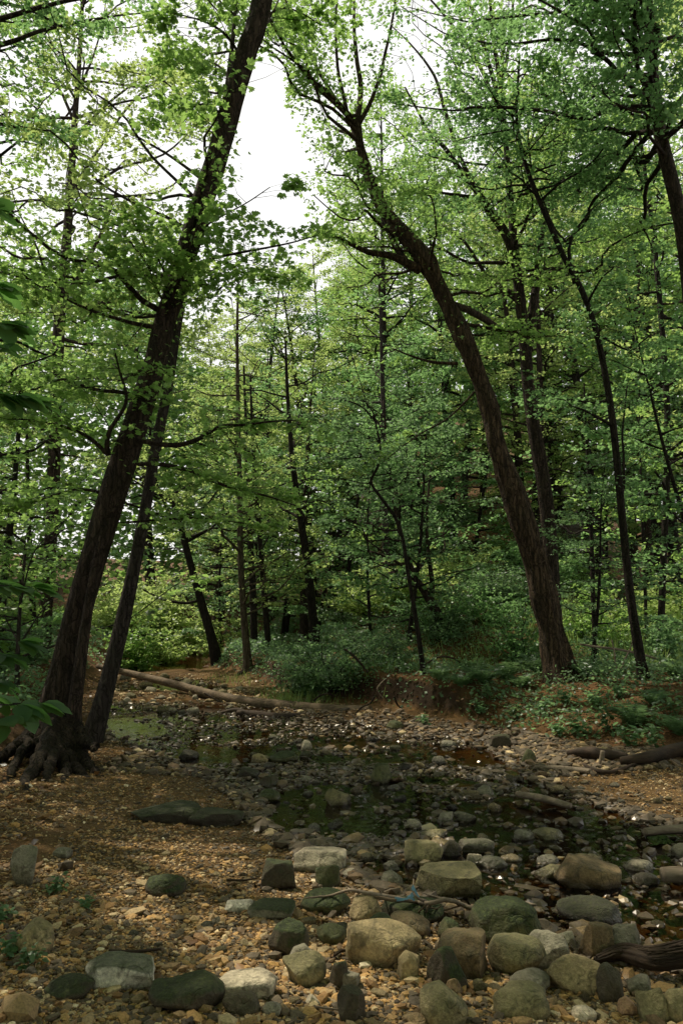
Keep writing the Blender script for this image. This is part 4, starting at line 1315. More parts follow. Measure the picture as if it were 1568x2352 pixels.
def rock_verts(rg, sub, kind):
    """a unit stone: kinds round, block, slab, wedge"""
    V, F = ico(sub)
    P = V.copy()
    n, hard, lo, hi = dict(round=(8, .72, .62, .92), block=(13, .95, .55, .86), slab=(12, .95, .58, .88), wedge=(11, .95, .48, .86), flat=(7, 1., .6, .8))[kind]
    for k in range(n):
        d = norm(rg.normal(0, 1, 3))
        if kind in ('block', 'slab') and k < 3:
            d = norm(np.eye(3)[k] + rg.normal(0, .14, 3))
        if kind in ('block', 'slab') and 3 <= k < 6:
            d = norm(-np.eye(3)[k - 3] + rg.normal(0, .14, 3))
        c_ = rg.uniform(lo, hi)
        if kind == 'flat':
            d, c_ = [((-.04, -.10, 1), .50), ((.06, -1, -.5), .50), ((0, 1, .1), .66), ((-.85, -.75, .1), .62), ((1, .1, -.12), .66), ((-.5, -.9, .2), .66), ((0, 0, -1), .6)][k]
            d = norm(np.array(d, float))
        ex = P @ d - c_
        P = P - np.where(ex > 0, ex * hard, 0)[:, None] * d
    o = rg.uniform(-50, 50, 3)
    nz = fbm(P * 1.3 + o, 3, 2) * (.24 if kind == 'round' else .02 if kind == 'flat' else .15) + fbm(P * 4 + o, 5, 3) * .07 + fbm(P * 11 + o, 6, 3) * .022
    P = P * (1 + nz)[:, None]
    lo_, hi_ = P.min(0), P.max(0)
    P = (P - (lo_ + hi_) / 2) / (hi_ - lo_) * 2
    return P, F


TONES = dict(olive=(.210, .182, .092), tan=(.34, .265, .140), grey=(.200, .185, .135), dark=(.060, .048, .030), pale=(.44, .385, .28), brown=(.175, .122, .062),
             clay=(.36, .215, .125), black=(.030, .024, .018), green=(.100, .102, .045), white=(.50, .47, .38))
LM_STONES = []
stone_pts = []

# x0,y0,x1,y1 of the stone in the picture, tone, moss, kind, tilt, label
HERO = [
 (958, 1999, 1107, 2080, 'olive', .35, 'flat', 0, 'large flat-topped angular boulder with a black shaded front face at the water edge', 'flat-topped angular boulder'),
 (1089, 2069, 1245, 2168, 'green', 1.6, 'round', 0, 'large domed boulder thick with green moss under the tip of the driftwood branch', 'mossy domed boulder'),
 (1127, 2160, 1258, 2247, 'olive', .55, 'round', 0, 'big smooth rounded olive boulder beside the layered slab', 'smooth round olive boulder'),
 (1010, 2152, 1130, 2253, 'brown', .35, 'block', 0, 'big rough blocky brown boulder left of the smooth round olive one', 'blocky brown boulder'),
 (794, 2130, 972, 2236, 'tan', .25, 'wedge', 0, 'long pale granite boulder rising to a point on its right', 'pointed granite boulder'),
 (803, 2056, 880, 2124, 'tan', .12, 'round', 0, 'round tan boulder standing upright just below the twigs', 'round tan boulder'),
 (929, 1938, 1021, 1996, 'olive', .3, 'block', 0, 'squarish olive boulder sitting in the water behind the flat-topped one', 'squarish water boulder'),
 (985, 2196, 1078, 2286, 'dark', 1.6, 'wedge', 0, 'dark wedge boulder with green moss in front of the blocky brown one', 'dark mossy wedge'),
 (968, 2276, 1080, 2372, 'olive', .4, 'round', 0, 'domed olive boulder cut by the bottom edge of the picture', 'domed bottom-edge boulder'),
 (332, 2248, 506, 2335, 'dark', .9, 'round', 0, 'large dark mossy boulder low in the gravel near the bottom', 'large dark gravel boulder'),
 (484, 2243, 632, 2307, 'pale', .05, 'slab', 0, 'broad pale flat slab lying between two dark boulders', 'broad pale slab'),
 (194, 2203, 350, 2282, 'white', .8, 'slab', 0, 'whitish slab blotched with green lichen at the lower left', 'blotched whitish slab'),
 (508, 2282, 596, 2336, 'dark', .3, 'round', 0, 'dark brown boulder overlapping the lower side of the pale slab', 'dark boulder below the slab'),
 (645, 2205, 748, 2280, 'olive', .4, 'wedge', 0, 'angular olive boulder leaning against a grey wedge', 'angular olive boulder'),
 (662, 2175, 735, 2232, 'grey', .2, 'wedge', 0, 'grey wedge-shaped stone behind the angular olive boulder', 'grey wedge stone'),
 (614, 2122, 708, 2202, 'dark', 1.6, 'wedge', 0, 'dark mossy pyramid-like stone standing in the gravel', 'dark mossy pyramid'),
 (689, 2052, 805, 2108, 'green', 1.5, 'round', 0, 'low stone coated with bright moss left of the round tan boulder', 'bright mossy low stone'),
 (569, 2079, 676, 2119, 'grey', .9, 'slab', 0, 'flat green-grey stone sunk in the gravel', 'flat green-grey stone'),
 (673, 1951, 795, 2003, 'pale', .1, 'slab', 0, 'pale pinkish flat slab at the edge of gravel and water', 'pale waterside slab'),
 (722, 1996, 781, 2046, 'green', 1.3, 'block', 0, 'mossy block under the pale waterside slab', 'mossy block'),
 (598, 1986, 679, 2050, 'dark', .9, 'block', 0, 'dark rectangular stone with a mossy top in the gravel', 'dark rectangular stone'),
 (785, 1999, 830, 2021, 'pale', .1, 'round', 0, 'small pale oval cobble right of the mossy block', 'pale oval cobble'),
 (869, 2005, 930, 2046, 'grey', .3, 'block', 0, 'grey block stone beside the blue scrap', 'grey block stone'),
 (880, 1979, 918, 2008, 'grey', .2, 'round', 0, 'small round grey cobble standing in dark water', 'small round water cobble'),
 (966, 1909, 1026, 1940, 'olive', .3, 'round', 0, 'olive stone behind the squarish water boulder', 'olive stone'),
 (984, 1929, 1040, 1953, 'tan', .05, 'slab', 0, 'low tan slab touching the back of the squarish water boulder', 'low tan slab'),
 (1012, 1938, 1060, 1978, 'dark', .2, 'round', 0, 'dark wet stone right of the squarish water boulder', 'dark wet stone'),
 (1058, 1930, 1137, 1970, 'grey', .35, 'slab', 0, 'flat greenish slab with a pale underside in mid water', 'flat greenish slab'),
 (1102, 1972, 1168, 2006, 'grey', .3, 'round', 0, 'rounded grey stone right behind the flat-topped boulder', 'rounded grey stone'),
 (1069, 1967, 1110, 1998, 'pale', .05, 'wedge', 0, 'small pale wedge between the flat-topped boulder and the rounded grey stone', 'small pale wedge'),
 (1150, 1963, 1201, 1987, 'tan', .1, 'round', 0, 'low ribbed tan stone in the water', 'low ribbed tan stone'),
 (1234, 1968, 1284, 1996, 'grey', .3, 'round', 0, 'upper of two stones stacked like a cap in the water', 'cap stone'),
 (1217, 1988, 1293, 2025, 'olive', .35, 'wedge', 0, 'broad triangular stone under the cap stone in the water', 'triangular water stone'),
 (1288, 1979, 1440, 2050, 'brown', .2, 'slab', 14, 'long dark slab sloping down to the right into the water', 'long sloping slab'),
 (1441, 1979, 1507, 2011, 'pale', .1, 'round', 0, 'smooth whitish oval stone right of the long sloping slab', 'smooth whitish stone'),
 (1461, 2012, 1523, 2046, 'dark', .2, 'round', 0, 'dark round stone below the smooth whitish one', 'dark round stone'),
 (1550, 1945, 1600, 1985, 'grey', .3, 'wedge', 0, 'grey stone at the right edge above the split log', 'right-edge grey stone'),
 (1342, 1962, 1386, 1986, 'tan', .1, 'round', 0, 'small wet tan stone behind the long sloping slab', 'small wet tan stone'),
 (1227, 1905, 1301, 1939, 'olive', .35, 'round', 0, 'humped olive stone in the pool right of centre', 'humped olive stone'),
 (1181, 1907, 1230, 1935, 'grey', .1, 'round', 0, 'glistening wet grey stone touching the humped olive one', 'glistening grey stone'),
 (1044, 1865, 1095, 1893, 'grey', .3, 'slab', 0, 'grey-green slab near the middle of the creek', 'grey-green mid slab'),
 (1004, 1869, 1045, 1900, 'grey', .1, 'wedge', 0, 'wet pointed stone left of the grey-green mid slab', 'wet pointed stone'),
 (928, 1886, 970, 1911, 'pale', .15, 'round', 0, 'pale-topped wet stone in the dark channel', 'pale-topped stone'),
 (852, 1757, 900, 1806, 'green', .9, 'round', 0, 'tall greenish stone heap in the middle of the creek', 'tall greenish stone'),
 (1191, 1724, 1232, 1758, 'green', .7, 'wedge', 0, 'triangular grey-green stone on the far shore of the pool', 'triangular shore stone'),
 (1124, 1689, 1173, 1720, 'dark', .6, 'slab', 0, 'dark oblong stone on the sandy spit', 'dark spit stone'),
 (888, 1656, 926, 1677, 'green', .9, 'round', 0, 'mossy stone below the undercut bank', 'mossy bank stone'),
 (1160, 1780, 1185, 1806, 'dark', .5, 'round', 0, 'dark stone alone in the brown pool', 'lone pool stone'),
 (1095, 1805, 1135, 1836, 'grey', .2, 'round', 0, 'round wet stone below the lone pool stone', 'round pool stone'),
 (1012, 1700, 1050, 1718, 'grey', .2, 'round', 0, 'low stone at the sandy edge of the pool', 'low pool-edge stone'),
 (690, 1703, 716, 1728, 'pale', 0, 'wedge', 0, 'bright pale pointed stone in mid creek', 'bright pointed stone'),
 (612, 1727, 686, 1757, 'green', 1.1, 'round', 0, 'dark moss-covered flat stone left of the bright pointed one', 'mossy flat creek stone'),
 (576, 1732, 621, 1757, 'tan', .3, 'slab', 0, 'tan slab leaning on the mossy flat creek stone', 'tan creek slab'),
 (544, 1766, 594, 1794, 'black', .3, 'slab', 0, 'black wet slab at the left of the creek', 'black wet slab'),
 (597, 1785, 641, 1817, 'dark', .6, 'wedge', 0, 'dark hump right of the black wet slab', 'dark creek hump'),
 (588, 1815, 643, 1848, 'green', .9, 'round', 0, 'mossy brown stone in front of the dark creek hump', 'mossy brown stone'),
 (744, 1818, 806, 1858, 'olive', .3, 'slab', 12, 'oblong olive slab tilting across the stony shallows', 'tilted olive slab'),
 (690, 1785, 720, 1803, 'grey', .1, 'round', 0, 'small grey stone left of the tall greenish one', 'small mid grey stone'),
 (410, 1725, 454, 1750, 'black', .2, 'wedge', 0, 'black stone at the left margin of the creek', 'black margin stone'),
 (292, 1846, 470, 1890, 'black', .7, 'slab', 0, 'long low dark moss-coated rock in the gravel bar', 'long low mossy rock'),
 (430, 1862, 556, 1904, 'black', .6, 'slab', 0, 'black rounded rock at the tip of the gravel bar', 'black bar-tip rock'),
 (330, 2009, 421, 2061, 'dark', 1.5, 'round', 0, 'isolated stone capped with moss in the middle of the gravel bar', 'isolated moss-capped stone'),
 (20, 1958, 78, 2040, 'grey', .3, 'block', 0, 'dark standing stone with a pale top at the left edge', 'left-edge standing stone'),
 (28, 2132, 115, 2204, 'tan', .5, 'round', 0, 'rounded tan boulder at the left edge behind small leaves', 'rounded left-edge boulder'),
 (91, 2246, 202, 2298, 'dark', .8, 'round', 0, 'dark mossy boulder left of the blotched whitish slab', 'dark lower-left boulder'),
 (118, 1953, 160, 1974, 'grey', 0, 'slab', 0, 'small flat grey stone alone at the left of the gravel', 'small flat grey stone'),
 (513, 2074, 580, 2103, 'white', .05, 'slab', 0, 'flat whitish stone in the gravel above the flat green-grey one', 'flat whitish stone'),
 (727, 2131, 794, 2177, 'green', .7, 'round', 0, 'grey-green rounded stone between the mossy pyramid and the granite boulder', 'grey-green rounded stone'),
 (838, 2107, 905, 2162, 'green', 1.6, 'round', 0, 'moss-covered hump behind the pointed granite boulder', 'moss hump'),
 (890, 2107, 992, 2164, 'brown', .35, 'round', 0, 'speckled brown boulder behind the point of the granite boulder', 'speckled brown boulder'),
 (874, 2074, 1022, 2124, 'dark', 1.0, 'slab', 0, 'low dark mossy rock under the twigs', 'low dark twig rock'),
 (911, 2198, 966, 2258, 'tan', .2, 'block', 0, 'small craggy yellow-tan stone below the granite boulder', 'craggy tan stone'),
 (1008, 2117, 1062, 2166, 'green', 1.2, 'wedge', 0, 'yellow-green mossy stone behind the blocky brown boulder', 'yellow-green mossy stone'),
 (1026, 2256, 1065, 2294, 'brown', .1, 'wedge', 0, 'small brown pointed stone in front of the dark mossy wedge', 'small brown point'),
 (774, 2287, 840, 2358, 'dark', .3, 'block', 0, 'dark brown block at the bottom edge of the picture', 'dark bottom block'),
 (770, 2238, 828, 2276, 'grey', .1, 'slab', 0, 'smooth grey flat stone under the granite boulder', 'smooth grey flat stone'),
 (752, 2216, 800, 2272, 'dark', .9, 'wedge', 0, 'small dark mossy stone left of the smooth grey flat one', 'small dark mossy stone'),
 (1215, 2154, 1309, 2232, 'grey', .2, 'slab', 8, 'layered grey slab leaning behind the smooth round olive boulder', 'layered grey slab'),
 (1273, 2145, 1323, 2182, 'pale', 0, 'wedge', 0, 'pale pinkish pointed stone above the layered slab', 'pale pinkish point'),
 (1340, 2134, 1413, 2214, 'brown', .3, 'block', 0, 'knobbly brown stone between pool and driftwood root', 'knobbly brown stone'),
 (1406, 2144, 1483, 2218, 'grey', .35, 'block', 0, 'grey-green pitted block above the driftwood root', 'pitted grey block'),
 (1268, 2221, 1389, 2302, 'tan', .2, 'wedge', 0, 'big rough tan boulder right of the smooth round olive one', 'rough tan boulder'),
 (1377, 2232, 1436, 2308, 'dark', .4, 'block', 0, 'dark grey lumpy stone right of the rough tan boulder', 'dark lumpy stone'),
 (1177, 2242, 1269, 2294, 'grey', .25, 'round', 0, 'blue-grey oblong stone below the smooth round olive boulder', 'blue-grey oblong stone'),
 (1137, 2278, 1266, 2352, 'olive', .3, 'slab', 0, 'broad flat olive stone near the bottom edge', 'broad flat olive stone'),
 (1317, 2314, 1375, 2350, 'pale', .2, 'round', 0, 'pale oval stone near the bottom right', 'pale oval bottom stone'),
 (1472, 2285, 1545, 2362, 'olive', .5, 'wedge', 0, 'olive wedge stone in the lower right corner', 'olive corner wedge'),
 (1530, 2287, 1600, 2365, 'olive', .3, 'round', 0, 'rounded stone cut by the lower right edge', 'cut corner stone'),
 (1446, 2258, 1502, 2300, 'grey', .1, 'slab', 0, 'small grey slab under the driftwood root', 'small grey root slab'),
 (1424, 2307, 1469, 2346, 'clay', 0, 'wedge', 0, 'terracotta coloured pointed stone near the lower right corner', 'terracotta stone'),
 (1294, 2070, 1440, 2142, 'black', .5, 'round', 0, 'large black half-sunk boulder in the pool at the right', 'black half-sunk boulder'),
 (925, 2330, 985, 2365, 'brown', .2, 'round', 0, 'brown stone left of the domed bottom-edge boulder', 'brown bottom stone'),
 (700, 2290, 735, 2312, 'pale', 0, 'wedge', 0, 'small cream stone chip near the bottom', 'cream chip'),
 (600, 2318, 645, 2350, 'grey', .1, 'round', 0, 'small light grey stone right of the dark boulder below the slab', 'light grey bottom stone'),
]
hrg = np.random.default_rng(404)


def place_stone(name, x0, y0, x1, y1, tone, moss, kind, tilt, sub=4, rg=hrg, mesh=None):
    pw, ph = x1 - x0, y1 - y0
    G = g1((x0 + x1) / 2, y1, -0.02)
    if not np.isfinite(G[0]): return None
    dpt = float(depth(G))
    W = pw * dpt / FPX * 1.02
    dep = math.atan2(EYE[2] - G[2], G[1])
    Dp = W * {'round': .85, 'block': .75, 'slab': .7, 'wedge': .75, 'flat': .72}[kind]
    vis = ph * dpt / FPX
    H = (vis - Dp * math.sin(dep) * .55) / math.cos(dep)
    H *= 1.08
    mn_ = .15 if kind == 'slab' else .26
    if H < mn_ * W:
        H = max(mn_ * W, 0.015)
        Dp = min(Dp, max(.35 * W, (vis - H * math.cos(dep)) / math.sin(dep) / .55 if vis > H else .4 * W))
    if mesh is None:
        P, F = rock_verts(rg, sub, kind)
        bury = .36
        P = P * np.array([W / 2, Dp / 2, H * (1 + bury) / 2])
        if tilt:
            a = R(tilt); ca, sa = math.cos(a), math.sin(a)
            P = np.stack([P[:, 0] * ca + P[:, 2] * sa, P[:, 1], -P[:, 0] * sa + P[:, 2] * ca], -1)
        m_ = MB(); m_.add(P, [F])
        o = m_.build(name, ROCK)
        if kind == 'flat': o.data.set_sharp_from_angle(angle=R(28))
    else:
        o = bpy.data.objects.new(name, mesh); COL.objects.link(o)
        o.scale = (W / 2, Dp / 2, H * 1.25 / 2)
        o.rotation_euler = (rg.uniform(-.2, .2), rg.uniform(-.2, .2), rg.uniform(0, 6.28) if kind == 'round' else rg.uniform(-.5, .5))
    cx_, cy_ = G[0], G[1] + Dp * .36
    o.location = (cx_, cy_, G[2] + H * .30)
    t = np.array(TONES[tone]) * rg.uniform(.95, 1.35)
    o.color = (t[0], t[1], t[2], moss)
    stone_pts.append((cx_, cy_, W * .5))
    return o


for (x0, y0, x1, y1, tone, moss, kind, tilt, lab, short) in HERO:
    o = place_stone('boulder' if (x1 - x0) > 85 else 'stone', x0, y0, x1, y1, tone, moss, kind, tilt)
    if o is None: continue
    used_labels.add(lab)
    tag(o, lab, 'boulder' if (x1 - x0) > 85 else 'stone')
    LM_STONES.append(((x0 + x1) / 2, (y0 + y1) / 2, short))
LM_STONES += [(690, 1600, 'long fallen log'), (610, 1650, 'rotten stump log'), (1290, 1776, 'pale plank'), (1248, 1852, 'pale stick'), (1525, 1922, 'right-edge plank')]

# smaller stones of the creek, the largest 215 as things of their own
lib = []
for i in range(12):
    kd = ['round', 'round', 'slab', 'block', 'wedge', 'round'][i % 6]
    P, F = rock_verts(hrg, 3, kd)
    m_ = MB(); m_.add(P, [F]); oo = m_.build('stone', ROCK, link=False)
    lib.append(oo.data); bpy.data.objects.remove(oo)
srg = np.random.default_rng(88)
WORD = dict(olive='olive', tan='tan', grey='grey', dark='dark brown', pale='pale', brown='brown', green='greenish', black='blackish')


def stone_label(px, py, tone, W):
    size = ['tiny', 'small', 'fist-sized'][int(np.digitize(W, [.09, .15]))]
    wetw = ''
    near = sorted(LM_STONES, key=lambda a: math.hypot(a[0] - px, (a[1] - py) * 2))
    for _, nm in [(0, 0)]:
        for (lx, ly, nm) in near[:10]:
            dx, dy = px - lx, (py - ly) * 2
            if abs(dx) > abs(dy) * 1.8: rel = 'left of' if dx < 0 else 'right of'
            elif abs(dy) > abs(dx) * 1.8: rel = 'behind' if dy < 0 else 'in front of'
            else: rel = ('behind and left of' if dx < 0 else 'behind and right of') if dy < 0 else ('in front and left of' if dx < 0 else 'in front and right of')
            dist = math.hypot(dx, dy)
            pre = 'just ' if dist < 60 else ''
            for s in (f'{size} {WORD[tone]} stone {pre}{rel} the {nm}',):
                if s not in used_labels:
                    used_labels.add(s); return s
    return None


regs = [ # px rectangle, count, size range in px, tones
    ((560, 1010, 1690, 1860), 54, (11, 34), ['grey', 'dark', 'brown', 'olive', 'black', 'green']),
    ((660, 1250, 1820, 1990), 52, (13, 38), ['grey', 'dark', 'brown', 'olive', 'tan', 'black']),
    ((265, 560, 1560, 1645), 52, (10, 30), ['pale', 'tan', 'olive', 'grey', 'pale']),
    ((1250, 1568, 1760, 1890), 20, (14, 34), ['tan', 'brown', 'grey', 'pale']),
    ((470, 1540, 2090, 2345), 58, (14, 44), ['tan', 'brown', 'grey', 'dark', 'pale', 'olive']),
    ((60, 460, 2150, 2345), 12, (16, 34), ['brown', 'dark', 'tan', 'grey'])]
for (xa, xb, ya, yb), n, (s0, s1), tones in regs:
    k = 0; tries = 0
    while k < n and tries < 900:
        tries += 1
        px, py = srg.uniform(xa, xb), srg.uniform(ya, yb)
        wpx = s0 + (s1 - s0) * srg.random() ** 1.8
        G = g1(px, py)
        if not np.isfinite(G[0]): continue
        d_w = float(sdist(WATER, G[:1], G[1:2])[0])
        if ya < 2000 and d_w > (.5 if xa > 1200 else .12): continue
        if -sdist(LBANK, G[:1], G[1:2])[0] > -.05: continue
        W = wpx * float(depth(G)) / FPX
        if any((G[0] - a) ** 2 + (G[1] - b) ** 2 < (r_ * .8 + W * .5) ** 2 for a, b, r_ in stone_pts): continue
        tone = tones[int(srg.integers(len(tones)))]
        kd = ['round', 'round', 'slab', 'block', 'wedge', 'round']
        mi_ = int(srg.integers(12))
        hh_ = wpx * srg.uniform(.42, .72)
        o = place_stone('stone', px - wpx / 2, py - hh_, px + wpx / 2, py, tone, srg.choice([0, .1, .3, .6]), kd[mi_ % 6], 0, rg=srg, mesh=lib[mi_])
        if o is None: continue
        lb_ = stone_label(px, py, tone, W)
        tag(o, lb_ or 'small stone in the stony creek', 'stone', 'stones strewn through the creek and its shore')
        k += 1

# gravel: nobody could count it
grg = np.random.default_rng(99)
N = 130000
px = np.where(grg.random(N) < .86, grg.uniform(-120, 1690, N), grg.uniform(-700, 2500, N)); py = 1545 + (2420 - 1545) * grg.random(N) ** .85
Pz = plane0(px, py)
for it in range(5):
    zz = terrain(Pz[:, 0], Pz[:, 1])
    Pz = plane0(px, py, zz)
zz = terrain(Pz[:, 0], Pz[:, 1])
x, y = Pz[:, 0], Pz[:, 1]
dwv = sdist(WATER, x, y); rbv = -sdist(RBANK, x, y); lbv = -sdist(LBANK, x, y)
pat = n2(x, y, 1.1, 31, 3)
in_creek = (dwv < .05) | ((y > 7.6) & (x > -2.3) & (x < 3.2))
keep = (y > 2) & (y < 26) & (rbv < .25) & (lbv < .3)
sandpatch = (pat > .24) & (~in_creek)
keep &= ~(sandpatch & (grg.random(N) < .82))
pool = n2(x, y, .9, 33) + .22 * sstep(8.0, 6.5, y) + .25 * sstep(1.2, 2.4, x) * sstep(8.5, 7.5, y) + .24 * np.exp(-((x + 2.7) / .9) ** 2 - ((y - 10.6) / 1.3) ** 2) + .25 * np.exp(-((x - 2.0) / .7) ** 2 - ((y - 5.0) / .9) ** 2) + .26 * np.exp(-((x - .9) / 1.1) ** 2 - ((y - 8.6) / 1.0) ** 2)
keep &= ~(in_creek & (grg.random(N) < np.where(pool > .05, .94, .09)) & (dwv < -.12) & (y < 14))
x, y, zz, in_creek = x[keep], y[keep], zz[keep], in_creek[keep]
n = len(x)
dpt = y
size = np.where(in_creek, np.exp(grg.normal(math.log(.024), .5, n)), np.exp(grg.normal(math.log(.0068), .55, n)))
size = size * np.where((x > -.75) & (y < 4.9) & (~in_creek), 1.05, 1)
size = np.clip(np.maximum(size, 2.2 * dpt / FPX), .004, .075)
tint = grg.random(n)
lt = grg.random(n)
tint = np.where(in_creek, np.where(lt < np.where((y > 13) & (y < 26), .08, .86), tint * .19, np.where(lt < np.where(y > 13, .45, .95), .55 + .06 * tint, .80 + .17 * tint)), np.clip(np.where(grg.random(n) < .30, grg.uniform(.02, .16, n), np.where(grg.random(n) < .35, grg.uniform(.55, .9, n), .12 + .86 * tint)) + .08 * n2(x, y, 2, 41), 0, 1))
tv, tf = ico(1)
small_v = np.array([(1, 0, 0), (-1, 0, 0), (0, 1, 0), (0, -1, 0), (.55, .55, .7), (-.6, .5, .75), (.5, -.6, .7), (-.5, -.55, .75), (.1, .1, -.7)], float)
small_f = np.array([(4, 5, 7), (4, 7, 6), (0, 2, 4), (2, 5, 4), (2, 1, 5), (1, 7, 5), (1, 3, 7), (3, 6, 7), (3, 0, 6), (0, 4, 6), (0, 8, 2), (2, 8, 1), (1, 8, 3), (3, 8, 0)])
largei = np.where(size * FPX / y > 7)[0]; smalli = np.where(size * FPX / y <= 7)[0]
th = grg.uniform(0, 2 * PI, n)
ax = size[:, None] * np.stack([grg.uniform(.7, 1.25, n), grg.uniform(.55, 1.0, n), grg.uniform(.30, .62, n)], -1)
zb_ = np.where(in_creek, np.maximum(zz, -ax[:, 2] * grg.uniform(.1, 1.7, n)), zz)
mb = MB()
for part, V0, tf in [(p_, tv, tf) for p_ in np.array_split(largei, 4)] + [(p_, small_v, small_f) for p_ in np.array_split(smalli, 8)]:
    jig = 1 + grg.normal(0, .13, (len(part), len(V0), 1))
    L = V0[None] * jig * ax[part][:, None, :]
    tl = grg.normal(0, .28, len(part))
    L = np.stack([L[..., 0], L[..., 1], L[..., 2] + L[..., 0] * tl[:, None]], -1)
    c_, s_ = np.cos(th[part])[:, None], np.sin(th[part])[:, None]
    W_ = np.stack([L[..., 0] * c_ - L[..., 1] * s_ + x[part][:, None], L[..., 0] * s_ + L[..., 1] * c_ + y[part][:, None],
                   L[..., 2] + (zb_[part] + ax[part][:, 2] * .45)[:, None]], -1)
    F_ = (tf[None] + (np.arange(len(part)) * len(V0))[:, None, None]).reshape(-1, 3)
    mb.add(W_.reshape(-1, 3), [F_], 0, np.repeat(tint[part], len(V0)))
o = mb.build('gravel', PEB, smooth=False)
tag(o, 'tan and brown gravel of the bar and the creek bed', 'gravel', kind='stuff')

# ------------------------------------------------------------------ logs, planks, driftwood
def log_thing(name, label, pts, radii, mat, cat, k=14, rough=.10, flat=1.0, n=60, seed=0, ends=True):
    P = catmull(pts, n); q = np.interp(np.linspace(0, len(radii) - 1, n), range(len(radii)), radii)
    base = P[n // 2].copy()
    th = np.linspace(0, 2 * PI, k, endpoint=False)
    S, TH = np.meshgrid(np.linspace(0, 1, n) * np.linalg.norm(P[-1] - P[0]), th, indexing='ij')
    rr = q[:, None] * (1 + rough * 2 * fbm(np.stack([np.cos(TH) * 1.5, np.sin(TH) * 1.5, S * 1.8], -1), seed, 3))
    V, F = tubes((P - base)[None], rr[None], k)
    if flat != 1.0:
        V = V.reshape(n, k, 3); c_ = (P - base)[:, None, :]
        V[..., 2] = c_[..., 2] + (V[..., 2] - c_[..., 2]) * flat
        V = V.reshape(-1, 3)
    m_ = MB(); m_.add(V, [F] + caps(n, k))
    o = m_.build(name, mat)
    o.location = base
    return tag(o, label, cat)


def pw(px, py, dz=0.0, zmin=0.0):
    g = g1(px, py, zmin)
    return g + np.array([0, 0, dz])


# the long trunk fallen across the creek
A0 = at(235, 1533, 15.5); A1 = at(835, 1632, 12.6)
pts = [at(225, 1530, 16.2), at(300, 1547, 15.6), at(400, 1572, 14.9), at(520, 1604, 14.0), at(640, 1621, 13.3), at(760, 1633, 12.8), at(850, 1636, 12.5)]
lg = log_thing('fallen_log', 'long bare trunk fallen slantwise across the far part of the creek', pts, [.050, .064, .074, .088, .098, .106, .10], WOOD_M, 'log', 16, .08, seed=3, n=80)
lb0 = np.array(lg.location)
for (a, b, r_) in [((560, 1612), (555, 1640), .03), ((470, 1592), (505, 1612), .018)]:
    P = catmull([at(a[0], a[1], 13.7), at((a[0] + b[0]) / 2, (a[1] + b[1]) / 2, 13.6), at(b[0], b[1], 13.5)], 10)
    V, F = tubes((P - lb0)[None], np.linspace(r_, r_ * .5, 10)[None], 7)
    mb = MB(); mb.add(V, [F]); mb.build('branch', WOOD_D, lg)
pts = [at(545, 1640, 12.4), at(600, 1646, 12.3), at(650, 1650, 12.2), at(700, 1645, 12.3)]
log_thing('rotten_log', 'short black rotten log lying under the fallen trunk', pts, [.06, .09, .085, .05], WOOD_D, 'log', 14, .2, seed=5)
log_thing('driftwood', 'broken slab of rotten wood beside the short black log', [at(500, 1640, 12.6), at(545, 1632, 12.6), at(580, 1646, 12.4)], [.03, .05, .03], WOOD_D, 'driftwood', 10, .2, seed=6)
log_thing('plank', 'pale plank-like stick lying flat at the far edge of the pool', [pw(1228, 1770, .03), pw(1290, 1776, .03), pw(1355, 1783, .03)], [.028, .045, .04], WOOD, 'stick', 8, .08, .6, seed=7)
log_thing('broken_stick', 'pale bare stick slanting across stones in the pool', [pw(1188, 1842, .06), pw(1240, 1855, .07), pw(1310, 1870, .05)], [.028, .036, .030], WOOD, 'stick', 10, .08, .8, seed=8)
log_thing('plank', 'pale squared plank at the right edge of the water', [pw(1480, 1934, .06), pw(1530, 1930, .06), pw(1620, 1922, .06)], [.036, .040, .040], WOOD, 'plank', 4, .05, .8, seed=9)
log_thing('split_log', 'split grey-green log end at the right edge of the pool', [pw(1522, 2036, .05), pw(1560, 2038, .05), pw(1640, 2042, .05)], [.05, .055, .055], WOOD, 'log', 8, .12, .8, seed=10)
log_thing('fallen_log', 'dark round log lying along the foot of the right bank', [pw(1425, 1768, .07), pw(1480, 1762, .08), pw(1540, 1750, .09), pw(1610, 1740, .10)], [.035, .055, .066, .068], WOOD_D, 'log', 14, .12, seed=11)
log_thing('fallen_log', 'half-buried brown log left of the dark round one under the right bank', [pw(1305, 1742, .05), pw(1350, 1748, .08), pw(1400, 1752, .07), pw(1440, 1750, .04)], [.035, .06, .055, .03], WOOD_D, 'log', 12, .18, seed=12)
log_thing('peg', 'short upright broken peg of wood on the half-buried log', [pw(1378, 1765, .0), at(1380, 1745, float(pw(1378, 1765)[1])), at(1383, 1724, float(pw(1378, 1765)[1]))], [.03, .026, .022], WOOD, 'wood stub', 8, .15, n=20, seed=13)
log_thing('fallen_branch', 'thin dark root-like branch curving in front of the half-buried log', [pw(1330, 1760, .03), pw(1370, 1778, .03), pw(1410, 1780, .03), pw(1470, 1765, .05)], [.016, .02, .02, .014], WOOD_D, 'branch', 7, .1, seed=14)
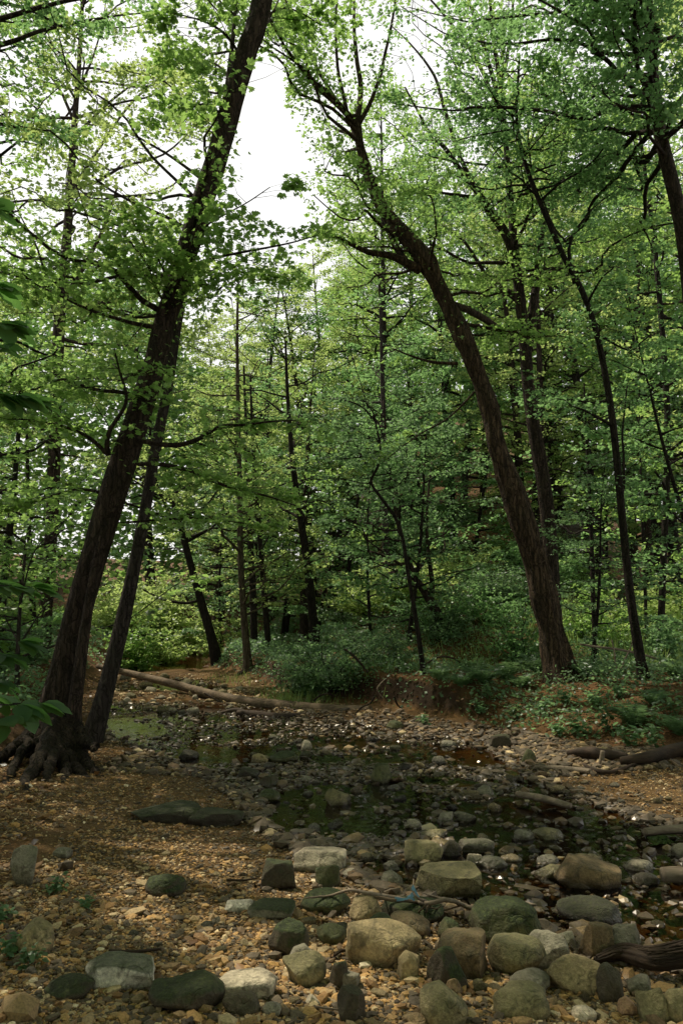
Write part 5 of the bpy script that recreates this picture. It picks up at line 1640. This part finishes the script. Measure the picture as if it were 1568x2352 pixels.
# fibrous driftwood root at the lower right
fb = pw(1490, 2250, .0)
root = empty('driftwood_root', fb)
tag(root, 'dark fibrous driftwood root mass in the lower right corner', 'driftwood')
drg = np.random.default_rng(5)
pts = [pw(1365, 2222, .02), pw(1430, 2228, .05), pw(1500, 2248, .07), pw(1570, 2258, .09), pw(1660, 2262, .10)]
P = catmull(pts, 50)
th = np.linspace(0, 2 * PI, 40, endpoint=False)
q = np.interp(np.linspace(0, 4, 50), range(5), [.012, .026, .036, .042, .046])
S, TH = np.meshgrid(np.linspace(0, 1.0, 50), th, indexing='ij')
rr = q[:, None] * (1 + .28 * np.abs(vnoise(np.stack([np.cos(TH) * 7, np.sin(TH) * 7, S * 3], -1), 3)) + .08 * vnoise(np.stack([np.cos(TH) * 3, np.sin(TH) * 3, S * 9], -1), 4))
V, F = tubes((P - fb)[None], rr[None], 40)
mb = MB(); mb.add(V, [F]); mb.build('root_body', WOOD_D, root)
mb = MB()
FP, FR = [], []
for i in range(260):
    a = drg.uniform(0, .6); b = a + drg.uniform(.15, .4)
    u = np.linspace(a, b, 8) * 49
    i0 = np.clip(u.astype(int), 0, 48); f = (u - i0)[:, None]
    C0 = P[i0] * (1 - f) + P[np.minimum(i0 + 1, 49)] * f
    an = drg.uniform(.1, PI - .1) + np.cumsum(drg.normal(0, .05, 8))
    r0_ = np.interp(u, np.arange(50), q) * drg.uniform(.95, 1.45)
    FP.append(C0 + np.stack([np.zeros(8), -np.cos(an) * r0_, np.sin(an) * r0_], -1)); FR.append(np.full(8, drg.uniform(.0022, .0055)))
V, F = tubes(np.array(FP) - fb, np.array(FR), 4)
mb.add(V, [F]); mb.build('fibres', WOOD_D, root)

# the bare driftwood branch with twigs caught on the boulders
br_Y = float(pw(1000, 2085)[1])
def bp(px, py, dy=0.0):
    return at(px, py, br_Y - .16 + dy)
root = empty('driftwood_branch', bp(950, 2070)); tag(root, 'thin bare forked driftwood branch caught across the boulders', 'branch')
b0 = np.array(root.location)
BR = [([(700, 2063), (760, 2056), (808, 2044), (850, 2052), (900, 2060), (950, 2072), (985, 2074), (1030, 2066), (1060, 2078), (1090, 2086), (1125, 2076), (1145, 2064), (1185, 2069), (1230, 2078)], [.003, .005, .006, .008, .009, .009, .009, .009, .009, .010, .010, .009, .008, .005]),
      ([(790, 2030), (815, 2045), (870, 2062), (930, 2068), (985, 2078)], [.003, .006, .007, .007, .005]),
      ([(950, 2020), (948, 2045), (960, 2062), (985, 2074)], [.002, .004, .005, .006]), ([(985, 2074), (965, 2090), (958, 2102)], [.006, .004, .002]), ([(985, 2074), (978, 2095), (968, 2108)], [.005, .003, .002]),
      ([(1130, 2078), (1095, 2104), (1048, 2106), (1046, 2092)], [.007, .007, .006, .003]), ([(1030, 2066), (1000, 2060), (965, 2050)], [.005, .004, .002]), ([(1060, 2078), (1020, 2090), (980, 2084)], [.005, .004, .002]),
      ([(880, 2058), (872, 2046), (860, 2038)], [.004, .003, .002]), ([(1010, 2070), (1012, 2080), (1004, 2088)], [.003, .002, .002])]
for i, (pp, rr) in enumerate(BR):
    Pn = np.array([bp(a, b, -.05 + .06 * math.sin(j * 1.7 + i)) for j, (a, b) in enumerate(pp)])
    m_ = max(10, len(pp) * 5)
    Q = catmull(Pn, m_); q = 1.25 * np.interp(np.linspace(0, len(rr) - 1, m_), range(len(rr)), rr)
    Q = Q + .004 * np.stack([vnoise(Q * 25, 1), vnoise(Q * 25, 2), vnoise(Q * 25, 3)], -1)
    V, F = tubes((Q - b0)[None], q[None], 7)
    mb = MB(); mb.add(V, [F] + caps(m_, 7)); mb.build('stem' if i == 0 else 'twig', WOOD if i % 2 == 0 else WOOD_M, root)
# torn blue scrap caught in the twigs
mb = MB()
brg = np.random.default_rng(3)
strips = []
for pp in [[(905, 2065), (922, 2066), (934, 2064)], [(946, 2036), (955, 2052), (962, 2062)], [(934, 2062), (950, 2056), (958, 2040)], [(950, 2050), (940, 2058), (952, 2068)]]:
    P = catmull([bp(a, b, -.09) for a, b in pp], 9)
    wv = np.linspace(.010, .004, 9)[:, None] * np.array([.5, .2, 1.0])
    V = np.concatenate([P - wv, P + wv]) - bp(940, 2055, -.09)
    i_ = np.arange(8)
    mb.add(V, [np.stack([i_, i_ + 1, i_ + 10, i_ + 9], -1)])
o = mb.build('plastic_scrap', BLUE); o.location = bp(940, 2055, -.09)
tag(o, 'torn light-blue plastic scrap caught in the driftwood twigs', 'scrap')
# a few loose sticks on the bar and the banks
for i, (lab, pp, r_, mt) in enumerate([
    ('thin dark stick lying on the gravel above the blotched whitish slab', [(250, 2197), (300, 2202), (370, 2203)], .007, WOOD_D),
    ('short brown stick on the gravel left of the pale waterside slab', [(520, 2031), (555, 2033), (590, 2028)], .006, WOOD_D),
    ('thin pale twig near the bottom edge left of the dark bottom block', [(725, 2341), (760, 2338), (800, 2346), (832, 2356)], .004, WOOD),
    ('short dark twig between moss hump and pointed granite boulder', [(768, 2214), (785, 2206), (808, 2204)], .006, WOOD_D),
    ('reddish thin stick leaning in the lower right corner', [(1508, 2345), (1514, 2330), (1511, 2308)], .006, WOOD_M)]):
    log_thing('stick', lab, [pw(a, b, .02) for a, b in pp], [r_, r_ * 1.1, r_ * .7], mt, 'stick', 6, .1, n=24, seed=20 + i)
for i, (lab, pp, Y0, dY, r_) in enumerate([
    ('long bare fallen branch propped between stems on the right bank', [(1332, 1480), (1370, 1486), (1420, 1492), (1480, 1505), (1530, 1520), (1575, 1530)], 12.6, .4, .022),
    ('thin forked upright dead stem glowing orange on the right bank', [(1418, 1562), (1414, 1535), (1410, 1500), (1404, 1470)], 12.2, 0, .014),
    ('dead leaning stick crossing the forked upright stem', [(1420, 1548), (1434, 1515), (1448, 1485), (1452, 1465)], 12.2, .1, .013),
    ('pale bent root hanging from the undercut bank', [(884, 1560), (872, 1572), (866, 1585), (880, 1604)], 12.4, 0, .010),
    ('dark bowed branch lying over the far bank plants', [(970, 1530), (1005, 1510), (1040, 1512), (1065, 1530)], 13.5, 0, .018),
    ('dark sapling stem leaning out from the rounded shrub', [(845, 1545), (825, 1520), (805, 1500), (790, 1490)], 13.4, .2, .022)]):
    log_thing('dead_branch', lab, [at(a, b, Y0 + dY * j / len(pp)) for j, (a, b) in enumerate(pp)], [r_ * .8, r_, r_ * .6], WOOD if i in (0, 1, 2, 3) else WOOD_D, 'branch', 7, .1, n=30, seed=40 + i)
# roots hanging out of the undercut bank
for i, pp in enumerate([[(720, 1610), (735, 1598), (752, 1594), (770, 1600)], [(860, 1600), (850, 1615), (830, 1625), (815, 1640)], [(905, 1600), (912, 1618), (925, 1630)], [(1000, 1600), (1010, 1622), (1005, 1640)], [(1040, 1605), (1052, 1625), (1062, 1642)]]):
    lab = ['thin root looping out of the bank above the long fallen log', 'curved root at the dark hollow end of the long fallen log', 'short root dangling right of the dark hollow', 'dangling root in mid undercut bank', 'root at the right end of the undercut bank'][i]
    log_thing('bank_root', lab, [at(a, b, 12.15) for a, b in pp], [.016, .014, .008], ROOT, 'root', 7, .15, n=24, seed=60 + i)

# ------------------------------------------------------------------ shrubs, ferns and low plants
prg = np.random.default_rng(500)


def shrub(name, label, px, Y, h, wd, nst, leaf, size, n_sub, n_leaf, seed, tint0=.5, tpl=T_KITE, group=None, zoff=0.0, cat='shrub'):
    x = (px - CX) / FPX * Y
    base = np.array([x, Y, tz(x, Y) - .04 + zoff])
    root = empty(name, base); tag(root, label, cat, group)
    T = Tree(seed); rg = T.rg
    for j in range(nst):
        az = rg.uniform(0, 2 * PI); el = rg.uniform(.35, 1.35)
        L = h * rg.uniform(.6, 1.05) if el > .8 else wd * rg.uniform(.5, 1.0)
        p = T.limb_auto(np.array([rg.normal(0, .06), rg.normal(0, .06), 0]), az, el, L, .008 + .004 * h, wob=.05, curl=-.12 if el < .8 else .05)
        T.wood_limb(p, T.limbs[-1][1], 5)
    T.wood.build('stems' if False else 'stem', BARK_D, root)
    T.foliage(T.limbs, n_sub, wd * .42, n_leaf, size, tpl, tint0=tint0, gaps=False, t0=.12, up=.5, tintv=.27)
    T.crown.build('leafage', [leaf, BARK_D], root, smooth=False)
    return root


for i, a in enumerate([
    ('big rounded dull-green shrub on the far bank above the log', 775, 14.0, 1.45, 1.35, 36, LEAF_U, .062, 12, 22, .32),
    ('small rounded shrub close left of the big rounded one', 690, 14.8, .9, 1.0, 24, LEAF_U, .055, 10, 20, .6),
    ('low pale-green mound of a shrub right of the big rounded one', 880, 15.0, .75, .95, 26, FERN, .055, 10, 20, .6),
    ('bright sunlit shrub at the far bend behind the second leaning trunk', 350, 31.0, 3.0, 2.6, 40, LEAF_Y, .14, 12, 20, .85),
    ('smaller bright shrub right of the sunlit one at the bend', 425, 30.5, 2.4, 2.0, 30, LEAF_Y, .13, 12, 20, .75),
    ('leafy bush on the left bank just behind the second leaning trunk', 315, 22.5, 1.4, 1.3, 26, LEAF, .10, 10, 20, .6),
    ('low leafy bush on the left bank at the far bend', 372, 25.5, 1.2, 1.3, 24, LEAF_Y, .10, 10, 20, .6),
    ('bright green bush glowing between the far trunks', 528, 27, 2.6, 1.6, 26, LEAF_Y, .12, 10, 20, .7),
    ('sunlit bush at the far left behind the big leaning trunk', 285, 28, 2.2, 2.0, 30, LEAF_Y, .12, 10, 20, .65),
    ('dim leafy bush under the tall slender far-left trunk', 60, 15.5, 1.1, 1.2, 24, LEAF_U, .08, 10, 18, .45),
    ('leafy bush at the left edge behind the near leaves', -30, 12, 1.4, 1.2, 24, LEAF_U, .08, 10, 18, .5),
    ('dark leafy bush just behind the shaggy trunk', 1185, 15.2, 1.3, 1.2, 24, LEAF_B, .075, 10, 18, .4),
    ('bright sunlit bush in the clearing at the right edge', 1550, 19, 2.0, 1.8, 30, LEAF_Y, .11, 10, 20, .85),
    ('yellow-green bush in the clearing left of the right-edge one', 1450, 20, 1.6, 1.5, 24, LEAF_Y, .10, 10, 20, .8),
    ('leafy bush right of the shaggy trunk foot in half light', 1350, 17.5, 1.6, 1.3, 24, LEAF, .09, 10, 18, .6),
    ('pale leafy bush behind the crooked stem', 1010, 17.0, 1.0, 1.2, 22, FERN, .065, 10, 18, .5),
    ('low bush under the straight slender right trunk', 1500, 16.0, 1.0, 1.0, 20, LEAF_U, .08, 10, 18, .5),
    ('shady bush below the hillside at mid right', 1110, 18.5, 1.2, 1.3, 22, LEAF_B, .075, 10, 18, .45)]):
    lab, px_, Y_, h_, wd_, ns_, lf_, sz_, nsub_, nlf_, t0_ = a
    shrub('shrub', lab, px_, Y_, h_, wd_, ns_, lf_, sz_, nsub_, nlf_, 600 + i, t0_)
    used_labels.add(lab)


brush = [o for o in COL.objects if o.name.startswith('shrub') and o.parent is None]
for q in range(20):
    px_ = prg.uniform(760, 1650) if q < 13 else prg.uniform(-60, 700)
    Y_ = prg.uniform(17, 31); x_ = (px_ - CX) / FPX * Y_
    if float(sdist(WATER, np.array([x_]), np.array([Y_]))[0]) < 1.2: continue
    src = brush[[11, 14, 15, 17, 0, 12, 3][q % 7]]
    o = copy_tree(src)
    o.location = (x_, Y_, tz(x_, Y_) - .05); o.rotation_euler = (0, 0, prg.uniform(0, 6.28))
    k_ = prg.uniform(.7, 1.15) if q % 7 < 5 else prg.uniform(.5, .75)
    o.scale = (k_ * 1.2, k_ * 1.2, k_)
    tag(o, describe(px_, ['undergrowth bush', 'bush in the wood'], ['dim leafy', 'leafy green', 'spreading'], LM_TREES) or 'leafy bush in the shade of the wood', 'shrub', 'undergrowth bushes of the wood')


def fern_mesh(seed, nf, L, arch):
    rg = np.random.default_rng(seed)
    mb = MB()
    for j in range(nf):
        az = j * 2.4 + rg.uniform(-.3, .3)
        l = L * rg.uniform(.7, 1.1)
        m = 15
        t = np.linspace(0, 1, m)
        e0 = rg.uniform(.75, 1.25)
        ang = e0 - (e0 + .35 * arch) * t ** 1.3
        stp = l / (m - 1)
        hx = np.concatenate([[0], np.cumsum(np.cos(ang[:-1]) * stp)]); hz = np.concatenate([[0], np.cumsum(np.sin(ang[:-1]) * stp)])
        P = np.stack([hx * math.cos(az), hx * math.sin(az), hz], -1)
        V, F = tubes(P[None], np.linspace(.004, .001, m)[None] * L * 1.6, 3)
        mb.add(V, [F], 0, .3)
        sdv = np.array([-math.sin(az), math.cos(az), 0])
        tg = norm(np.gradient(P, axis=0))
        up = np.cross(tg, sdv)
        up = np.where(up[:, 2:3] < 0, -up, up)
        ll = l * .24 * np.sin(np.clip(t * .93 + .12, 0, 1) * PI) ** .8
        for sgn in (-1, 1):
            k = slice(1, m)
            add_leaves(mb, (np.array([(0, 0, 0), (.11, .3, 0), (.09, .7, -.03), (0, 1, -.08), (-.09, .7, -.03), (-.11, .3, 0)], float), [np.array([(0, 1, 2, 5), (5, 2, 3, 4)])]),
                       P[k], up[k] + rg.normal(0, .12, (m - 1, 3)), sdv * sgn + tg[k] * .35, ll[k] + .01, .5 + rg.normal(0, .15, m - 1) + .1 * t[k], 0)
    return mb


fm = []
for i in range(4):
    o = fern_mesh(700 + i, 15 + 2 * i, 1.0, .8 + .15 * i).build('fern', FERN, smooth=False)
    fm.append(o)
FERNS = [(1110, 1572, .62, 'broad fern clump on the bank edge left of the shaggy trunk'), (1160, 1560, .55, 'arching fern close left of the shaggy trunk foot'), (1232, 1545, .60, 'bright sunlit fern touching the shaggy trunk foot'),
         (1195, 1578, .45, 'small fern in front of the arching one at the shaggy trunk'), (1335, 1560, .60, 'pale fern right of the shaggy trunk foot'), (1378, 1552, .45, 'small pale fern further right in the leaf litter'),
         (1455, 1668, .56, 'large dark fern spreading on the right slope'), (1560, 1560, .55, 'fern at the right edge on top of the bank'), (1500, 1620, .45, 'fern above the large dark one on the slope'),
         (1060, 1580, .45, 'low fern at the lip of the undercut bank'), (1010, 1560, .40, 'fern tuft left of the low bank-lip fern'), (1265, 1528, .5, 'shaded fern behind the shaggy trunk foot'),
         (930, 1545, .38, 'small fern under the pale mound shrub'), (1560, 1690, .5, 'fern low on the slope at the right edge'), (1090, 1545, .5, 'dull fern behind the broad fern clump')]
for i, (px_, py_, L_, lab) in enumerate(FERNS):
    o = fm[i] if i < 4 else fm[i % 4].copy()
    if i >= 4: COL.objects.link(o)
    g_ = pw(px_, py_)
    o.location = g_ - np.array([0, 0, .02]); o.scale = (L_,) * 3; o.rotation_euler = (0, 0, prg.uniform(0, 6.28))
    tag(o, lab, 'fern', 'ferns on the right bank')


def plant_mesh(seed, n_st, h, size, n_leaf):
    rg = np.random.default_rng(seed)
    mb = MB()
    for j in range(n_st):
        az = rg.uniform(0, 2 * PI)
        p = np.array([rg.normal(0, .05), rg.normal(0, .05), 0]) + np.linspace(0, 1, 5)[:, None] * np.array([math.cos(az) * .45, math.sin(az) * .45, 1]) * h * rg.uniform(.5, 1.0)
        V, F = tubes(p[None], np.linspace(.003, .0015, 5)[None], 3)
        mb.add(V, [F], 0, .2)
        t = rg.uniform(.25, 1, n_leaf)
        q = p[0] + (p[-1] - p[0]) * t[:, None]
        a2 = rg.uniform(0, 2 * PI, n_leaf)
        A = np.stack([np.cos(a2), np.sin(a2), np.full(n_leaf, -.1)], -1)
        add_leaves(mb, T_OVAL, q, np.array([0, 0, 1.]) + rg.normal(0, .3, (n_leaf, 3)), A, size * rg.uniform(.6, 1.2, n_leaf), .5 + rg.normal(0, .2, n_leaf))
    return mb


pm = [plant_mesh(800 + i, 8 + i, .32, .085, 9).build('leafy_plant', [LEAF_U, FERN, LEAF_U][i], smooth=False) for i in range(3)]
PL = [(30, 2200, .42, 'small leafy plant in front of the rounded left-edge boulder'), (70, 2235, .34, 'small leafy plant below the rounded left-edge boulder'), (10, 2120, .38, 'small leafy plant at the left edge behind the boulder'),
      (1365, 1625, 1.0, 'leafy weed high on the right slope'), (1390, 1680, 1.1, 'leafy weed in the middle of the right slope'), (1330, 1690, 1.0, 'leafy weed low on the right slope left of the fern'), (1440, 1715, 1.1, 'leafy weed just below the large dark fern'),
      (1500, 1725, 1.0, 'leafy weed above the dark round log'), (1245, 1640, .9, 'weed on the sunlit edge of the bank'), (1280, 1690, .8, 'weed on the sandy foot of the right slope'), (1180, 1655, .8, 'weed at the base of the undercut bank'),
      (1100, 1640, .8, 'weed hanging at the undercut bank left of the sandy spit'), (975, 1668, .7, 'bright small weed on the shore below the undercut bank'), (1540, 1650, 1.1, 'leafy weed at the right edge of the slope'), (1300, 1620, .9, 'weed right below the shaggy trunk'),
      (1420, 1605, .9, 'weed on the bank top below the slim curved trunk'), (1120, 1610, .9, 'weed on the lip of the bank below the broad fern'), (120, 2060, .35, 'tiny weed on the left side of the gravel'), (200, 2090, .3, 'tiny weed in the left gravel by the moss-capped stone')]
for i, (px_, py_, s_, lab) in enumerate(PL):
    o = pm[i] if i < 3 else pm[i % 3].copy()
    if i >= 3: COL.objects.link(o)
    o.location = pw(px_, py_) - np.array([0, 0, .01]); o.scale = (s_,) * 3; o.rotation_euler = (0, 0, prg.uniform(0, 6.28))
    tag(o, lab, 'plant', 'small leafy plants on the ground')

# near leafy saplings whose broad leaves hang in at the left edge
def near_sapling(label, stem, Y0, clusters, seed):
    P, r = px_path(stem, Y0)
    gz_ = tz(P[0][0], P[0][1])
    P[0][2] = gz_ - .05
    base = P[0].copy()
    root = empty('sapling', base); tag(root, label, 'sapling')
    Q = catmull(P, 40)
    V, F = tubes((Q - base)[None], np.interp(np.linspace(0, len(r) - 1, 40), range(len(r)), r)[None], 9)
    mb = MB(); mb.add(V, [F]); mb.build('trunk', BARK_G, root)
    rg = np.random.default_rng(seed)
    tw = MB(); lv = MB()
    for (px_, py_, Yc, Ls, nl, fan, az, droop, tint) in clusters:
        c0 = at(px_, py_, Yc)
        j = np.argmin(np.linalg.norm(Q - c0 - np.array([0, 0, -.25]), axis=1))
        pth = catmull([Q[j], (Q[j] + c0) / 2 + np.array([0, 0, .10]), c0], 12)
        V, F = tubes((pth - base)[None], np.linspace(.007, .0025, 12)[None], 5)
        tw.add(V, [F])
        a = az + np.linspace(-fan, fan, nl) + rg.normal(0, .08, nl)
        A = np.stack([np.cos(a), np.sin(a), np.full(nl, -droop) + rg.normal(0, .12, nl)], -1)
        Nn = np.array([0, 0, 1.]) + rg.normal(0, .22, (nl, 3)) + .25 * A
        add_leaves(lv, T_OVAL, np.repeat((c0 - base)[None], nl, 0) + A * .012, Nn, A, Ls * .82 * rg.uniform(.7, 1.1, nl), tint + rg.normal(0, .12, nl))
    tw.build('branch', BARK_G, root)
    lv.build('crown', LEAF_BIG, root, smooth=True)


near_sapling('young tree at the left edge with big drooping broad leaves', [(-150, 2200, 26), (-140, 1800, 24), (-120, 1300, 20), (-100, 900, 15), (-80, 600, 9)], 2.9,
             [(-25, 478, 2.7, .14, 5, .7, .1, .25, .7), (-20, 655, 2.7, .14, 6, .9, 0, .3, .55), (0, 740, 2.75, .16, 7, .9, -.1, .5, .4), (-10, 790, 2.7, .13, 6, .8, -.3, .9, .5),
              (35, 905, 2.8, .17, 7, .75, -.1, .45, .45), (-10, 900, 2.75, .17, 7, .9, -.3, .6, .35), (75, 918, 2.85, .13, 5, .6, 0, .4, .6), (-60, 560, 2.9, .15, 7, 1.6, .3, .3, .5)], 901)
near_sapling('low sapling at the left edge with flat tiers of broad blue-green leaves', [(-130, 1900, 16), (-125, 1700, 15), (-110, 1500, 12), (-90, 1340, 8)], 3.4,
             [(20, 1345, 3.3, .19, 7, .9, 0, .06, .6), (-30, 1335, 3.4, .2, 7, 1.2, .2, .02, .6), (70, 1348, 3.45, .17, 5, .5, .1, .04, .6), (-10, 1500, 3.3, .18, 6, .9, -.2, .35, .2), (40, 1470, 3.4, .17, 6, .9, .2, .25, .2),
              (40, 1618, 3.3, .19, 7, .9, 0, .08, .65), (0, 1650, 3.2, .19, 7, 1.0, -.2, .15, .6), (90, 1615, 3.4, .17, 5, .5, .1, .05, .65), (-20, 1600, 3.4, .2, 6, 1.2, .1, .1, .5), (-20, 1560, 3.3, .18, 5, .8, 0, .5, .3)], 902)

# ------------------------------------------------------------------ ground cover, litter and grass: uncountable
def scatter(n, xr, yr, seed):
    rg = np.random.default_rng(seed)
    return rg, rg.uniform(*xr, n), rg.uniform(yr[0], yr[1], n)


mb = MB()
rg, x, y = scatter(90000, (-4.5, 10), (9.3, 24), 1001)
x2, y2 = rg.uniform(-3, 16, 40000), rg.uniform(22, 40, 40000)
x = np.concatenate([x, x2]); y = np.concatenate([y, y2])
x3, y3 = rg.uniform(-14, -2.0, 42000), rg.uniform(10.5, 34, 42000)
x = np.concatenate([x, x3]); y = np.concatenate([y, y3])
rbv = np.maximum(-sdist(RBANK, x, y), -sdist(LBANK, x, y) - .1)
dens = sstep(-.05, .5, rbv) * (0.35 + .65 * sstep(-.16, .16, n2(x, y, .7, 51) + .22 * sstep(2.2, 0, x)))
kp = rg.random(len(x)) < dens
x, y = x[kp], y[kp]
z = terrain(x, y)
n = len(x)
hgt = rg.random(n) ** 1.6 * (.10 + .22 * sstep(-.1, .3, n2(x, y, .9, 52)))
add_leaves(mb, T_KITE, np.stack([x, y, z + hgt + .01], -1), np.array([0, -.15, .9]) + rg.normal(0, .45, (n, 3)), rg.normal(0, 1, (n, 3)) * [1, 1, .3], rg.uniform(.035, .075, n) * np.clip(y / 15, 1, 2.2), .5 + .25 * n2(x, y, .8, 53) + rg.normal(0, .2, n))
o = mb.build('ground_cover', LEAF_U, smooth=False)
tag(o, 'dense low green ground cover on the far bank', 'ground cover', kind='stuff')

mb = MB()
rg, x, y = scatter(26000, (-9, 10), (3.0, 26), 1002)
rbv = -sdist(RBANK, x, y); lbv = -sdist(LBANK, x, y)
kp = ((rbv > -.1) | (lbv > -.3)) & (rg.random(len(x)) < np.clip(9 / y, .25, 1))
# some leaves are blown out over the gravel bar
kp |= (sdist(WATER, x, y) > .1) & (rg.random(len(x)) < .05)
x, y = x[kp], y[kp]; z = np.maximum(terrain(x, y), 0); n = len(x)
add_leaves(mb, T_KITE, np.stack([x, y, z + .008 + rg.random(n) * .02], -1), np.array([0, 0, 1.]) + rg.normal(0, .35, (n, 3)), rg.normal(0, 1, (n, 3)) * [1, 1, .2], rg.uniform(.025, .085, n), rg.random(n) ** 1.3)
o = mb.build('leaf_litter', LITTER, smooth=False)
tag(o, 'brown fallen leaves over the banks and gravel', 'leaf litter', kind='stuff')

mb = MB()
rg = np.random.default_rng(1003)
bl = (np.array([(-.03, 0, 0), (.03, 0, 0), (.02, .55, .02), (-.02, .55, .02), (0, 1, -.06)], float), [np.array([(0, 1, 2), (0, 2, 3), (3, 2, 4)])])
for (cx_, cy_, sx, sy, nn, L_) in [(-2.6, 18.2, .4, .8, 300, .16), (-1.6, 15.2, .8, .7, 400, .15), (6.8, 17.5, 1.8, 2.0, 2200, .36), (8.0, 19, 2.0, 2.0, 2200, .55), (4.5, 17, 1.4, 1.5, 700, .22), (-4.2, 27, 1.2, 1.6, 500, .25), (1.6, 15.2, 1.2, .8, 800, .25), (-1.0, 13.7, .6, .35, 600, .25)]:
    x = rg.normal(cx_, sx, nn); y = rg.normal(cy_, sy, nn)
    ok = (sdist(WATER, x, y) > .05)
    x, y = x[ok], y[ok]; n = len(x)
    A = np.stack([rg.normal(0, .4, n), rg.normal(0, .4, n), np.ones(n)], -1)
    add_leaves(mb, bl, np.stack([x, y, terrain(x, y) - .01], -1), rg.normal(0, 1, (n, 3)) * [1, 1, .2], A, L_ * rg.uniform(.5, 1.2, n), .55 + rg.normal(0, .22, n))
o = mb.build('grass', GRASS, smooth=False)
tag(o, 'tufts of green grass on the far banks', 'grass', kind='stuff')
